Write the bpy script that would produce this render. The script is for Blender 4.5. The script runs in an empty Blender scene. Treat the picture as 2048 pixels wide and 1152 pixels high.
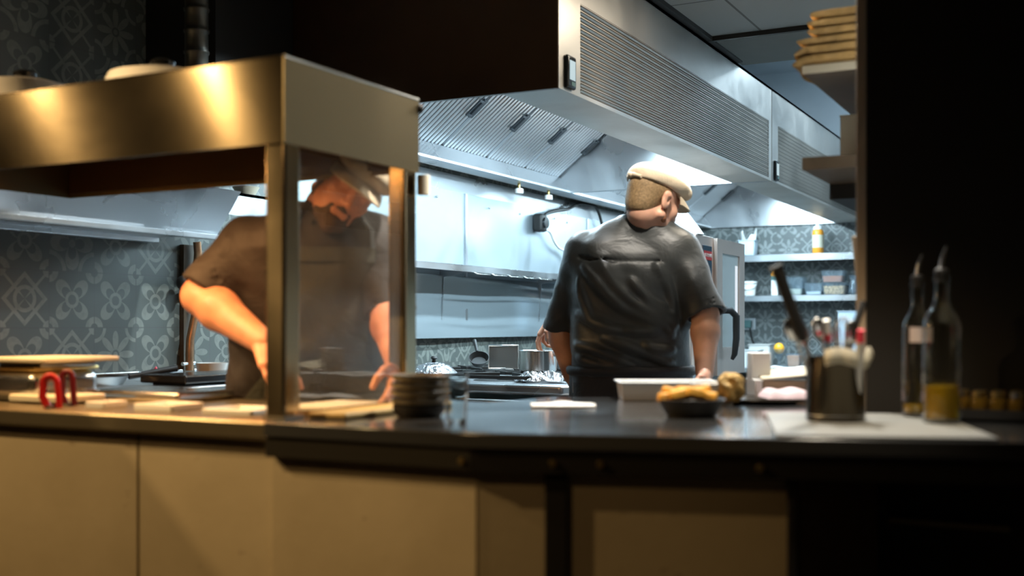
import bpy, bmesh, math, random
import numpy as np
from mathutils import Vector, Matrix, Euler

rnd = random.Random(7)
SC = bpy.context.scene
COL = SC.collection

# ------------------------------------------------------------------ camera frame
TH = math.radians(27.54)
FPX = 2255.0
EYE = 1.2
HORIZON = 650.0
RV = Vector((math.cos(TH), math.sin(TH), 0))
FV = Vector((-math.sin(TH), math.cos(TH), 0))
UV = Vector((0, 0, 1))


def W(u, v, D):
    """a point of the place seen at (u, v) at distance D along the view"""
    p = FV * D + RV * ((u - 1024.0) / FPX * D)
    p.z = EYE - (v - HORIZON) / FPX * D
    return p


def onz(u, v, z):
    """point on the horizontal plane z"""
    D = (EYE - z) * FPX / (v - HORIZON)
    return W(u, v, D)


def onx(u, X):
    k = (u - 1024.0) / FPX
    D = X / (RV.x * k + FV.x)
    return D


def ony(u, Y):
    k = (u - 1024.0) / FPX
    return Y / (RV.y * k + FV.y)


cam_d = bpy.data.cameras.new('camera')
cam = bpy.data.objects.new('camera', cam_d)
COL.objects.link(cam)
cam.location = (0, 0, EYE)
cam.rotation_euler = (math.pi / 2, 0, TH)
cam_d.sensor_width = 36
cam_d.lens = 36 * FPX / 2048.0
cam_d.shift_y = (HORIZON - 576.0) / 2048.0
cam_d.clip_start = 0.05
cam_d.clip_end = 60
cam_d.dof.use_dof = True
cam_d.dof.focus_distance = 5.2
cam_d.dof.aperture_fstop = 1.8
SC.camera = cam
SC.view_settings.view_transform = 'Standard'
SC.view_settings.look = 'None'
SC.view_settings.gamma = 1.0
SC.view_settings.use_curve_mapping = False
SC.view_settings.exposure = 0.0
try:
    SC.cycles.use_denoising = True
    SC.cycles.max_bounces = 10
    SC.cycles.diffuse_bounces = 4
    SC.cycles.glossy_bounces = 5
    SC.cycles.transmission_bounces = 8
    SC.cycles.transparent_max_bounces = 10
    SC.cycles.caustics_reflective = False
    SC.cycles.caustics_refractive = False
    SC.cycles.sample_clamp_indirect = 4.0
    SC.cycles.sample_clamp_direct = 30.0
except Exception:
    pass


def wmat(o):
    m = o.matrix_basis.copy()
    while o.parent is not None:
        o = o.parent
        m = o.matrix_basis @ m
    return m


# ------------------------------------------------------------------ mesh builder
class MB:
    def __init__(self):
        self.bm = bmesh.new()

    def _poly(self, verts, faces):
        vs = [self.bm.verts.new(v) for v in verts]
        out = []
        for f in faces:
            try:
                out.append(self.bm.faces.new([vs[i] for i in f]))
            except ValueError:
                pass
        return vs

    def box(self, lo, hi, M=None):
        x0, y0, z0 = lo
        x1, y1, z1 = hi
        v = [Vector(p) for p in ((x0, y0, z0), (x1, y0, z0), (x1, y1, z0), (x0, y1, z0),
                                 (x0, y0, z1), (x1, y0, z1), (x1, y1, z1), (x0, y1, z1))]
        if M is not None:
            v = [M @ p for p in v]
        self._poly(v, [(0, 3, 2, 1), (4, 5, 6, 7), (0, 1, 5, 4), (1, 2, 6, 5), (2, 3, 7, 6), (3, 0, 4, 7)])
        return self

    def cbox(self, c, s, M=None):
        return self.box((c[0] - s[0] / 2, c[1] - s[1] / 2, c[2] - s[2] / 2),
                        (c[0] + s[0] / 2, c[1] + s[1] / 2, c[2] + s[2] / 2), M)

    def prism(self, poly, z0, z1, M=None):
        """poly: list of (x, y), counter-clockwise; extruded z0..z1"""
        n = len(poly)
        v = [Vector((p[0], p[1], z0)) for p in poly] + [Vector((p[0], p[1], z1)) for p in poly]
        if M is not None:
            v = [M @ p for p in v]
        f = [tuple(range(n - 1, -1, -1)), tuple(range(n, 2 * n))]
        for i in range(n):
            j = (i + 1) % n
            f.append((i, j, n + j, n + i))
        self._poly(v, f)
        return self

    def lathe(self, prof, c=(0, 0, 0), seg=32, M=None, cap0=True, cap1=True):
        rings = []
        c = Vector(c)
        for r, z in prof:
            ring = []
            for i in range(seg):
                a = 2 * math.pi * i / seg
                p = c + Vector((r * math.cos(a), r * math.sin(a), z))
                if M is not None:
                    p = M @ p
                ring.append(self.bm.verts.new(p))
            rings.append(ring)
        for a, b in zip(rings, rings[1:]):
            for i in range(seg):
                j = (i + 1) % seg
                self.bm.faces.new((a[i], a[j], b[j], b[i]))
        if cap0:
            self.bm.faces.new(list(reversed(rings[0])))
        if cap1:
            self.bm.faces.new(rings[-1])
        return self

    def tube(self, pts, r, seg=10, closed=False, flat=1.0):
        pts = [Vector(p) for p in pts]
        n = len(pts)
        rad = r if isinstance(r, (list, tuple)) else [r] * n
        rings = []
        prev = None
        for i, p in enumerate(pts):
            if closed:
                t = pts[(i + 1) % n] - pts[(i - 1) % n]
            else:
                t = pts[min(i + 1, n - 1)] - pts[max(i - 1, 0)]
            if t.length < 1e-9:
                t = Vector((0, 0, 1))
            t.normalize()
            if prev is None:
                a = Vector((0, 0, 1)) if abs(t.z) < 0.9 else Vector((1, 0, 0))
                nrm = t.cross(a).normalized()
            else:
                nrm = (prev - t * prev.dot(t))
                nrm = nrm.normalized() if nrm.length > 1e-6 else t.orthogonal().normalized()
            prev = nrm
            b = t.cross(nrm)
            rings.append([self.bm.verts.new(p + (nrm * math.cos(2 * math.pi * k / seg) + b * flat * math.sin(2 * math.pi * k / seg)) * rad[i])
                          for k in range(seg)])
        m = n if closed else n - 1
        for i in range(m):
            a, b = rings[i], rings[(i + 1) % n]
            for k in range(seg):
                j = (k + 1) % seg
                self.bm.faces.new((a[k], a[j], b[j], b[k]))
        if not closed:
            self.bm.faces.new(list(reversed(rings[0])))
            self.bm.faces.new(rings[-1])
        return self

    def cyl(self, p0, p1, r0, r1=None, seg=20):
        return self.tube([p0, p1], [r0, r0 if r1 is None else r1], seg)

    def ball(self, c, r, seg=16, rings=10, M=None):
        r = (r, r, r) if not isinstance(r, (list, tuple)) else r
        c = Vector(c)
        R = []
        for i in range(1, rings):
            t = math.pi * i / rings
            ring = []
            for k in range(seg):
                a = 2 * math.pi * k / seg
                p = Vector((r[0] * math.sin(t) * math.cos(a), r[1] * math.sin(t) * math.sin(a), -r[2] * math.cos(t)))
                p = (M @ p if M is not None else p) + c
                ring.append(self.bm.verts.new(p))
            R.append(ring)
        lo = Vector((0, 0, -r[2]))
        hi = Vector((0, 0, r[2]))
        if M is not None:
            lo, hi = M @ lo, M @ hi
        lo = self.bm.verts.new(lo + c)
        hi = self.bm.verts.new(hi + c)
        for a, b in zip(R, R[1:]):
            for k in range(seg):
                j = (k + 1) % seg
                self.bm.faces.new((a[k], a[j], b[j], b[k]))
        for k in range(seg):
            j = (k + 1) % seg
            self.bm.faces.new((lo, R[0][j], R[0][k]))
            self.bm.faces.new((hi, R[-1][k], R[-1][j]))
        return self

    def grid(self, fn, nu, nv, thick=None):
        """surface fn(i/nu, j/nv) -> Vector, optionally given thickness along its normal (closed)"""
        g = [[self.bm.verts.new(fn(i / nu, j / nv)) for j in range(nv + 1)] for i in range(nu + 1)]
        top = []
        for i in range(nu):
            for j in range(nv):
                top.append(self.bm.faces.new((g[i][j], g[i + 1][j], g[i + 1][j + 1], g[i][j + 1])))
        if thick:
            self.bm.normal_update()
            off = [[self.bm.verts.new(g[i][j].co - g[i][j].normal * thick) for j in range(nv + 1)] for i in range(nu + 1)]
            for i in range(nu):
                for j in range(nv):
                    self.bm.faces.new((off[i][j], off[i][j + 1], off[i + 1][j + 1], off[i + 1][j]))
            for i in range(nu):
                self.bm.faces.new((g[i + 1][0], g[i][0], off[i][0], off[i + 1][0]))
                self.bm.faces.new((g[i][nv], g[i + 1][nv], off[i + 1][nv], off[i][nv]))
            for j in range(nv):
                self.bm.faces.new((g[0][j], g[0][j + 1], off[0][j + 1], off[0][j]))
                self.bm.faces.new((g[nu][j + 1], g[nu][j], off[nu][j], off[nu][j + 1]))
        return self

    def profile(self, prof, y0, y1):
        """open (x, z) profile run along y as a sheet of small thickness: closed polygon expected"""
        n = len(prof)
        v = [Vector((p[0], y0, p[1])) for p in prof] + [Vector((p[0], y1, p[1])) for p in prof]
        f = [tuple(range(n)), tuple(range(2 * n - 1, n - 1, -1))]
        for i in range(n):
            j = (i + 1) % n
            f.append((j, i, n + i, n + j))
        self._poly(v, f)
        return self

    def link(self, name, mat, parent=None, bevel=0.0, smooth=0.0, world=True, recalc=True, bseg=2):
        bm = self.bm
        if parent is not None and world:
            bm.transform(wmat(parent).inverted())
        if recalc:
            bmesh.ops.recalc_face_normals(bm, faces=bm.faces[:])
        me = bpy.data.meshes.new(name)
        bm.to_mesh(me)
        bm.free()
        return link_mesh(name, me, mat, parent, bevel, smooth, bseg)


def link_mesh(name, me, mat, parent=None, bevel=0.0, smooth=0.0, bseg=2):
    o = bpy.data.objects.new(name, me)
    COL.objects.link(o)
    if mat is not None:
        me.materials.append(mat)
    if parent is not None:
        o.parent = parent
    if smooth:
        me.polygons.foreach_set('use_smooth', [True] * len(me.polygons))
        try:
            me.set_sharp_from_angle(angle=math.radians(smooth))
        except Exception:
            pass
    if bevel:
        b = o.modifiers.new('bevel', 'BEVEL')
        b.width = bevel
        b.segments = bseg
        b.limit_method = 'ANGLE'
        b.angle_limit = math.radians(40)
        b.harden_normals = False
        me.polygons.foreach_set('use_smooth', [True] * len(me.polygons))
        try:
            me.set_sharp_from_angle(angle=math.radians(35))
        except Exception:
            pass
    return o


def tag(o, label=None, cat=None, group=None, kind=None):
    if label:
        o['label'] = label
    if cat:
        o['category'] = cat
    if group:
        o['group'] = group
    if kind:
        o['kind'] = kind
    return o


def thing(name, loc, label, cat, rz=0.0, group=None):
    o = bpy.data.objects.new(name, None)
    o.empty_display_size = 0.1
    COL.objects.link(o)
    o.location = loc
    o.rotation_euler = (0, 0, rz)
    o.matrix_basis = Matrix.Translation(Vector(loc)) @ Matrix.Rotation(rz, 4, 'Z')
    return tag(o, label, cat, group)


def dup(root, loc, rz=None, label=None, group=None):
    r = root.copy()
    COL.objects.link(r)
    r.location = loc
    if rz is not None:
        r.rotation_euler = (0, 0, rz)
    if label:
        r['label'] = label
    if group:
        r['group'] = group
    for ch in list(root.children):
        c = ch.copy()
        COL.objects.link(c)
        c.parent = r
        for g in list(ch.children):
            d = g.copy()
            COL.objects.link(d)
            d.parent = c
    return r


def at(loc, rz=0.0):
    return Matrix.Translation(Vector(loc)) @ Matrix.Rotation(rz, 4, 'Z')


# ------------------------------------------------------------------ materials
def lin(c):
    if isinstance(c, str):
        c = tuple(int(c[i:i + 2], 16) / 255 for i in (0, 2, 4))
        c = tuple(x / 12.92 if x <= 0.04045 else ((x + 0.055) / 1.055) ** 2.4 for x in c)
    return (c[0], c[1], c[2], 1.0)


class NT:
    def __init__(self, name):
        self.m = bpy.data.materials.new(name)
        self.m.use_nodes = True
        self.nt = self.m.node_tree
        self.b = self.nt.nodes['Principled BSDF']
        self.out = self.nt.nodes['Material Output']

    def n(self, t, **kw):
        nd = self.nt.nodes.new(t)
        for k, v in kw.items():
            setattr(nd, k, v)
        return nd

    def l(self, a, b):
        self.nt.links.new(a, b)

    def setin(self, sock, v):
        if hasattr(v, 'default_value') or hasattr(v, 'is_linked'):
            self.l(v, sock)
        else:
            sock.default_value = v

    def m2(self, op, a, b=0.0, c=0.0, clamp=False):
        nd = self.n('ShaderNodeMath', operation=op, use_clamp=clamp)
        for s, v in zip(nd.inputs, (a, b, c)):
            self.setin(s, v)
        return nd.outputs[0]

    def mix(self, f, a, b):
        nd = self.n('ShaderNodeMix', data_type='RGBA')
        self.setin(nd.inputs[0], f)
        self.setin(nd.inputs[6], a)
        self.setin(nd.inputs[7], b)
        return nd.outputs[2]

    def pos(self):
        return self.n('ShaderNodeTexCoord').outputs['Object']

    def noise(self, vec, scale, detail=3.0, rough=0.55, dist=0.0):
        nd = self.n('ShaderNodeTexNoise')
        nd.inputs['Scale'].default_value = scale
        nd.inputs['Detail'].default_value = detail
        nd.inputs['Roughness'].default_value = rough
        nd.inputs['Distortion'].default_value = dist
        self.l(vec, nd.inputs['Vector'])
        return nd.outputs[0]

    def mapping(self, vec, scale=(1, 1, 1), rot=(0, 0, 0), loc=(0, 0, 0)):
        nd = self.n('ShaderNodeMapping')
        nd.inputs['Scale'].default_value = scale
        nd.inputs['Rotation'].default_value = rot
        nd.inputs['Location'].default_value = loc
        self.l(vec, nd.inputs['Vector'])
        return nd.outputs[0]

    def ramp(self, f, lo, hi, a=0.0, b=1.0):
        nd = self.n('ShaderNodeMapRange')
        self.l(f, nd.inputs[0])
        for i, v in zip((1, 2, 3, 4), (lo, hi, a, b)):
            nd.inputs[i].default_value = v
        return nd.outputs[0]

    def bump(self, h, strength=0.3, dist=0.01):
        nd = self.n('ShaderNodeBump')
        nd.inputs['Strength'].default_value = strength
        nd.inputs['Distance'].default_value = dist
        self.l(h, nd.inputs['Height'])
        self.l(nd.outputs[0], self.b.inputs['Normal'])
        return nd


def mat(name, col, rough=0.5, metal=0.0, var=0.0, vscale=8.0, bump=0.0, bscale=60.0, bdist=0.004, spec=0.5, coat=0.0,
        trans=0.0, ior=1.45, alpha=1.0, sss=0.0, rvar=0.0, sheen=0.0):
    t = NT(name)
    b = t.b
    c = lin(col)
    b.inputs['Base Color'].default_value = c
    b.inputs['Roughness'].default_value = rough
    b.inputs['Metallic'].default_value = metal
    b.inputs['Specular IOR Level'].default_value = spec
    b.inputs['IOR'].default_value = ior
    b.inputs['Coat Weight'].default_value = coat
    b.inputs['Coat Roughness'].default_value = 0.08
    b.inputs['Transmission Weight'].default_value = trans
    b.inputs['Alpha'].default_value = alpha
    if sss:
        b.inputs['Subsurface Weight'].default_value = sss
        b.inputs['Subsurface Radius'].default_value = (0.9, 0.35, 0.2)
        b.inputs['Subsurface Scale'].default_value = 0.012
    if sheen:
        b.inputs['Sheen Weight'].default_value = sheen
        b.inputs['Sheen Roughness'].default_value = 0.5
    if var or bump or rvar:
        p = t.pos()
    if var:
        f = t.noise(p, vscale, 4.0)
        d = tuple(max(0.0, x * (1 - var)) for x in c[:3]) + (1,)
        e = tuple(min(1.0, x * (1 + var)) for x in c[:3]) + (1,)
        t.l(t.mix(t.ramp(f, 0.3, 0.7), d, e), b.inputs['Base Color'])
    if rvar:
        f = t.noise(p, vscale * 0.7, 4.0)
        t.l(t.ramp(f, 0.3, 0.7, max(0.02, rough - rvar), min(1, rough + rvar)), b.inputs['Roughness'])
    if bump:
        t.bump(t.noise(p, bscale, 3.0), bump, bdist)
    return t.m


def steel(name, col=(0.62, 0.64, 0.66), rough=0.28, aniso=0.0, tang=(0, 0, 1), brush=(1, 1, 120), smudge=0.12):
    t = NT(name)
    b = t.b
    b.inputs['Base Color'].default_value = lin(col)
    b.inputs['Metallic'].default_value = 1.0
    p = t.pos()
    f = t.noise(p, 2.2, 4.0, 0.6, 0.6)
    t.l(t.ramp(f, 0.3, 0.7, max(0.05, rough - smudge), rough + smudge), b.inputs['Roughness'])
    if aniso:
        b.inputs['Anisotropic'].default_value = aniso
        tg = t.n('ShaderNodeCombineXYZ')
        for i in range(3):
            tg.inputs[i].default_value = tang[i]
        t.l(tg.outputs[0], b.inputs['Tangent'])
    q = t.mapping(p, brush)
    t.bump(t.noise(q, 40.0, 2.0), 0.03, 0.001)
    return t.m


def glass_mat(name, col=(0.96, 0.98, 0.97), veil=0.0, rough=0.02, veilcol=(0.5, 0.45, 0.36), refl=1.0):
    """thin clear pane: sees through, reflects by fresnel, with an optional diffuse veil"""
    t = NT(name)
    nt = t.nt
    nt.nodes.remove(t.b)
    tr = t.n('ShaderNodeBsdfTransparent')
    tr.inputs[0].default_value = lin(col)
    gl = t.n('ShaderNodeBsdfGlossy')
    gl.inputs['Roughness'].default_value = rough
    fr = t.n('ShaderNodeFresnel')
    geo = t.n('ShaderNodeNewGeometry')
    t.l(t.ramp(geo.outputs['Backfacing'], 0.0, 1.0, 1.5, 1 / 1.5), fr.inputs[0])
    mx = t.n('ShaderNodeMixShader')
    f = t.m2('MULTIPLY', fr.outputs[0], refl, clamp=True)
    t.l(f, mx.inputs[0])
    t.l(tr.outputs[0], mx.inputs[1])
    t.l(gl.outputs[0], mx.inputs[2])
    last = mx
    if veil:
        df = t.n('ShaderNodeBsdfDiffuse')
        df.inputs[0].default_value = lin(veilcol)
        m2 = t.n('ShaderNodeMixShader')
        s = t.noise(t.mapping(t.pos(), (3, 3, 1.2)), 3.0, 4.0, 0.6, 0.8)
        t.l(t.ramp(s, 0.3, 0.75, veil * 0.5, veil * 1.4), m2.inputs[0])
        t.l(mx.outputs[0], m2.inputs[1])
        t.l(df.outputs[0], m2.inputs[2])
        last = m2
    t.l(last.outputs[0], t.out.inputs[0])
    return t.m


def emit(name, col, strength):
    t = NT(name)
    t.b.inputs['Base Color'].default_value = (0, 0, 0, 1)
    t.b.inputs['Emission Color'].default_value = lin(col)
    t.b.inputs['Emission Strength'].default_value = strength
    return t.m


def tiles(name, horiz, dark, light, size=0.2, off=(0.0, 0.0)):
    """patterned cement tiles: every tile shows one of several printed motifs"""
    t = NT(name)
    p = t.pos()
    sp = t.n('ShaderNodeSeparateXYZ')
    t.l(p, sp.inputs[0])
    a = sp.outputs['X' if horiz == 'x' else 'Y']
    z = sp.outputs['Z']
    U = t.m2('DIVIDE', t.m2('ADD', a, off[0]), size)
    V = t.m2('DIVIDE', t.m2('ADD', z, off[1]), size)
    iu, iv = t.m2('FLOOR', U), t.m2('FLOOR', V)
    x = t.m2('SUBTRACT', t.m2('SUBTRACT', U, iu), 0.5)
    y = t.m2('SUBTRACT', t.m2('SUBTRACT', V, iv), 0.5)
    cb = t.n('ShaderNodeCombineXYZ')
    t.l(iu, cb.inputs[0])
    t.l(iv, cb.inputs[1])
    wn = t.n('ShaderNodeTexWhiteNoise', noise_dimensions='3D')
    t.l(cb.outputs[0], wn.inputs[0])
    rv = wn.outputs[0]
    r = t.m2('SQRT', t.m2('ADD', t.m2('MULTIPLY', x, x), t.m2('MULTIPLY', y, y)))
    ang = t.m2('ARCTAN2', y, x)
    ax, ay = t.m2('ABSOLUTE', x), t.m2('ABSOLUTE', y)
    lt = lambda u, v: t.m2('LESS_THAN', u, v)
    gt = lambda u, v: t.m2('GREATER_THAN', u, v)
    mx = lambda u, v: t.m2('MAXIMUM', u, v)
    mn = lambda u, v: t.m2('MINIMUM', u, v)
    cx, cy = t.m2('SUBTRACT', 0.5, ax), t.m2('SUBTRACT', 0.5, ay)
    rc = t.m2('SQRT', t.m2('ADD', t.m2('MULTIPLY', cx, cx), t.m2('MULTIPLY', cy, cy)))
    ring = lambda d, c, w: lt(t.m2('ABSOLUTE', t.m2('SUBTRACT', d, c)), w)
    c4 = t.m2('ABSOLUTE', t.m2('COSINE', t.m2('MULTIPLY', ang, 4.0)))
    c2 = t.m2('ABSOLUTE', t.m2('COSINE', t.m2('MULTIPLY', ang, 2.0)))
    s2 = t.m2('ABSOLUTE', t.m2('SINE', t.m2('MULTIPLY', ang, 2.0)))
    petal8 = mn(lt(r, t.m2('MULTIPLY_ADD', c4, 0.36, 0.08)), gt(r, 0.09))
    m1 = mx(mx(petal8, lt(r, 0.05)), ring(rc, 0.24, 0.035))
    m2_ = mx(mx(mn(lt(r, t.m2('MULTIPLY_ADD', s2, 0.42, 0.04)), gt(r, t.m2('MULTIPLY_ADD', s2, 0.24, 0.05))), ring(r, 0.12, 0.03)),
             mn(lt(rc, 0.2), gt(rc, 0.08)))
    dia = t.m2('ADD', ax, ay)
    m3 = mx(mx(ring(dia, 0.42, 0.05), ring(r, 0.2, 0.035)), mx(lt(t.m2('ABSOLUTE', t.m2('SUBTRACT', ax, ay)), mn(0.035, t.m2('MULTIPLY', r, 0.16))), lt(rc, 0.13)))
    m4 = mx(mx(mn(lt(r, t.m2('MULTIPLY_ADD', c2, 0.34, 0.13)), gt(r, t.m2('MULTIPLY_ADD', c2, 0.2, 0.08))), ring(rc, 0.33, 0.04)), lt(r, 0.07))
    pick = lambda lo, hi, mm: t.m2('MULTIPLY', mm, t.m2('MULTIPLY', gt(rv, lo), lt(rv, hi)))
    pat = t.m2('ADD', t.m2('ADD', pick(-1, 0.27, m1), pick(0.27, 0.52, m2_)), t.m2('ADD', pick(0.52, 0.76, m3), pick(0.76, 2, m4)))
    wear = t.noise(p, 38.0, 4.0)
    pat = t.m2('MULTIPLY', pat, t.ramp(wear, 0.25, 0.55, 0.55, 1.0))
    col = t.mix(pat, lin(dark), lin(light))
    inv = gt(t.n('ShaderNodeTexWhiteNoise', noise_dimensions='3D').outputs[0], 2.0)
    edge = mx(gt(ax, 0.488), gt(ay, 0.488))
    col = t.mix(t.m2('MULTIPLY', edge, 0.75), col, lin((0.09, 0.09, 0.085)))
    col = t.mix(t.ramp(t.noise(p, 3.0, 3.0), 0.3, 0.8, 0.0, 0.25), col, lin((0.08, 0.085, 0.08)))
    t.l(col, t.b.inputs['Base Color'])
    t.b.inputs['Roughness'].default_value = 0.42
    t.bump(t.m2('SUBTRACT', 1.0, edge), 0.2, 0.002)
    return t.m


M = {}
M['steel'] = steel('brushed_steel', (0.58, 0.60, 0.62), 0.33)
M['steel_hood'] = steel('hood_steel', (0.50, 0.475, 0.44), 0.40, brush=(1, 1, 90))
M['steel_wall'] = steel('splashback_steel', (0.31, 0.36, 0.39), 0.44, 0.0, brush=(1, 6, 1), smudge=0.16)
M['steel_wall_low'] = steel('splashback_steel_low', (0.46, 0.51, 0.53), 0.13, brush=(1, 6, 1), smudge=0.05)
for _k, _c, _m in (('steel_wall', (0.36, 0.41, 0.44), 0.75), ('steel_wall_low', (0.44, 0.50, 0.53), 0.55)):
    _b = M[_k].node_tree.nodes['Principled BSDF']
    _b.inputs['Base Color'].default_value = lin(_c)
    _b.inputs['Metallic'].default_value = _m
M['steel_gantry'] = steel('gantry_steel', (0.48, 0.39, 0.25), 0.13, 0.97, tang=(0, 0, 1), brush=(0.2, 0.2, 20), smudge=0.02)
M['steel_end'] = steel('gantry_steel_shaded', (0.16, 0.13, 0.075), 0.45, brush=(2, 2, 120), smudge=0.03)  # darker copy of the gantry steel; shade on its dim sides is painted in
M['steel_dark'] = steel('worn_steel', (0.28, 0.28, 0.27), 0.38)
M['chrome'] = mat('polished_steel', (0.78, 0.78, 0.77), 0.19, 1.0, rvar=0.05)
M['filter'] = steel('filter_steel', (0.74, 0.77, 0.80), 0.36, 0.0, brush=(1, 1, 1), smudge=0.05)
M['hood_end'] = mat('shade_toned_steel', (0.075, 0.042, 0.024), 0.34, 0.2, var=0.25, vscale=2.0)  # steel; its dim room reflection is painted as dark brown
M['black'] = mat('matt_black', (0.012, 0.011, 0.010), 0.55)
M['black_gloss'] = mat('gloss_black_plastic', (0.012, 0.012, 0.013), 0.16)
M['black_wall'] = mat('black_painted_wall', (0.005, 0.0045, 0.004), 0.75, bump=0.15, bscale=120)
M['counter'] = mat('black_polished_counter', (0.040, 0.041, 0.042), 0.15, 0.0, rvar=0.05, vscale=6, spec=0.7, coat=0.5)
M['fascia'] = mat('dark_counter_edge', (0.035, 0.032, 0.026), 0.30, 0.4)
M['frame_black'] = mat('black_steel_frame', (0.02, 0.018, 0.016), 0.42, 0.3, bump=0.08, bscale=80)
M['bronze_edge'] = mat('bronze_worktop', (0.30, 0.255, 0.17), 0.32, 0.85, rvar=0.08, vscale=5)
M['brass'] = mat('brass_bolt', (0.50, 0.36, 0.14), 0.35, 1.0)


def panel_mat():
    t = NT('limewashed_board')
    p = t.pos()
    f = t.noise(p, 2.2, 5.0, 0.6, 0.3)
    g = t.noise(t.mapping(p, (1, 1, 1.6)), 14.0, 3.0, 0.7)
    c = t.mix(t.ramp(f, 0.3, 0.72), lin((0.30, 0.245, 0.15)), lin((0.40, 0.335, 0.22)))
    c = t.mix(t.ramp(g, 0.67, 0.74, 0, 0.55), c, lin((0.13, 0.09, 0.055)))
    t.l(c, t.b.inputs['Base Color'])
    t.b.inputs['Roughness'].default_value = 0.62
    t.bump(g, 0.12, 0.003)
    return t.m


M['panel'] = panel_mat()
M['slate_mat'] = mat('pale_stone_mat', (0.19, 0.19, 0.175), 0.45, var=0.06, vscale=9)
M['slot_shade'] = mat('filter_slot_shade', (0.02, 0.022, 0.025), 0.6)  # shade inside the filter slots, painted as a dark colour
M['tile_left'] = tiles('patterned_tiles_left', 'y', (0.095, 0.105, 0.095), (0.22, 0.23, 0.20), 0.2, (0.06, 0.01))
M['tile_end'] = tiles('patterned_tiles_end_lit', 'x', (0.10, 0.115, 0.115), (0.26, 0.28, 0.275), 0.2, (0.05, 0.06))  # same tile, paler: the far wall's strong lamp light is put into its colours
M['white_wall'] = mat('white_plaster', (0.62, 0.68, 0.72), 0.7, var=0.05, vscale=3)
M['floor'] = mat('dark_quarry_floor', (0.06, 0.052, 0.045), 0.45, var=0.3, vscale=20)
M['plaster_dark'] = mat('dark_plaster', (0.05, 0.045, 0.04), 0.7)
M['white'] = mat('white_ceramic', (0.80, 0.79, 0.76), 0.22, coat=0.3)
M['white_plastic'] = mat('white_plastic', (0.80, 0.82, 0.82), 0.35)
M['cream'] = mat('cream_card', (0.62, 0.57, 0.44), 0.6, var=0.06)
M['card'] = mat('brown_card', (0.32, 0.245, 0.165), 0.7, var=0.1)
M['paper'] = mat('white_paper', (0.84, 0.84, 0.83), 0.8, bump=0.2, bscale=25, bdist=0.004)
M['skin'] = mat('skin', (0.76, 0.41, 0.285), 0.46, var=0.10, vscale=22, sss=0.12, bump=0.08, bscale=260, bdist=0.001)
M['skin_ruddy'] = mat('ruddy_skin', (0.62, 0.27, 0.165), 0.45, var=0.12, vscale=22, sss=0.12, bump=0.08, bscale=260, bdist=0.001)
M['hair_brown'] = mat('short_brown_hair', (0.27, 0.175, 0.085), 0.6, var=0.3, vscale=120, bump=0.6, bscale=300, bdist=0.003)
M['beard_dark'] = mat('dark_beard', (0.075, 0.045, 0.03), 0.65, var=0.35, vscale=140, bump=0.7, bscale=320, bdist=0.003)
M['beard_red'] = mat('red_beard', (0.34, 0.13, 0.06), 0.65, var=0.3, vscale=140, bump=0.6, bscale=320, bdist=0.003)


def cloth(name, col, rough=0.72, fold=0.35, sheen=0.25):
    t = NT(name)
    b = t.b
    c = lin(col)
    p = t.pos()
    f = t.noise(p, 5.0, 4.0, 0.6, 1.2)
    t.l(t.mix(t.ramp(f, 0.3, 0.7), tuple(x * 0.85 for x in c[:3]) + (1,), tuple(x * 1.12 for x in c[:3]) + (1,)), b.inputs['Base Color'])
    b.inputs['Roughness'].default_value = rough
    b.inputs['Sheen Weight'].default_value = sheen
    b.inputs['Sheen Roughness'].default_value = 0.45
    big = t.noise(t.mapping(p, (1, 1, 1.3)), 9.0, 3.0, 0.55, 1.8)
    wv = t.noise(p, 700.0, 1.0)
    t.bump(t.m2('ADD', t.m2('MULTIPLY', big, fold), t.m2('MULTIPLY', wv, 0.012)), 0.55, 0.03)
    return t.m


M['jacket_grey'] = cloth('charcoal_chef_cotton', (0.042, 0.046, 0.046), 0.42, 0.18, 0.15)
M['jacket_brown'] = cloth('dark_brown_chef_cotton', (0.026, 0.020, 0.021), 0.68, 0.3, 0.08)
M['apron'] = cloth('black_apron_cotton', (0.022, 0.022, 0.024), 0.6, 0.35)
M['apron_olive'] = cloth('grey_olive_apron_cotton', (0.060, 0.062, 0.050), 0.7, 0.3)
M['trousers'] = cloth('black_trousers', (0.018, 0.018, 0.020), 0.75, 0.3)
M['cap'] = cloth('beige_cap_cotton', (0.66, 0.54, 0.39), 0.8, 0.25, 0.2)
M['cap_under'] = mat('cap_lining', (0.30, 0.22, 0.14), 0.8)
M['clear'] = glass_mat('clear_glass', refl=1.0)
M['tub'] = glass_mat('clear_plastic_tub', (0.90, 0.94, 0.97), veil=0.07, veilcol=(0.6, 0.72, 0.8), rough=0.1)
M['pane'] = glass_mat('gantry_glass', (0.93, 0.93, 0.90), veil=0.045, veilcol=(0.60, 0.52, 0.42), refl=1.3)  # veil paints the dining room's reflection on the glass as pale haze
M['wood'] = mat('pale_wood', (0.52, 0.36, 0.13), 0.5, var=0.2, vscale=12)
M['cloth_gold'] = mat('golden_brown_cloth', (0.36, 0.22, 0.075), 0.85, var=0.35, vscale=18, bump=0.5, bscale=40, bdist=0.006)
M['plate_dark'] = mat('dark_stoneware', (0.030, 0.026, 0.020), 0.35, var=0.2)
M['plate_rim'] = mat('olive_stoneware', (0.24, 0.20, 0.125), 0.32, var=0.15)
M['fry'] = mat('golden_fried_food', (0.74, 0.38, 0.06), 0.6, var=0.3, vscale=40, bump=0.5, bscale=90, bdist=0.006)
M['batter'] = mat('brown_batter', (0.62, 0.39, 0.12), 0.65, var=0.35, vscale=40, bump=0.8, bscale=60, bdist=0.012)
M['red'] = mat('red_silicone', (0.42, 0.012, 0.012), 0.35)
M['darkred'] = mat('dark_red_handle', (0.10, 0.008, 0.012), 0.3)
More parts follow.
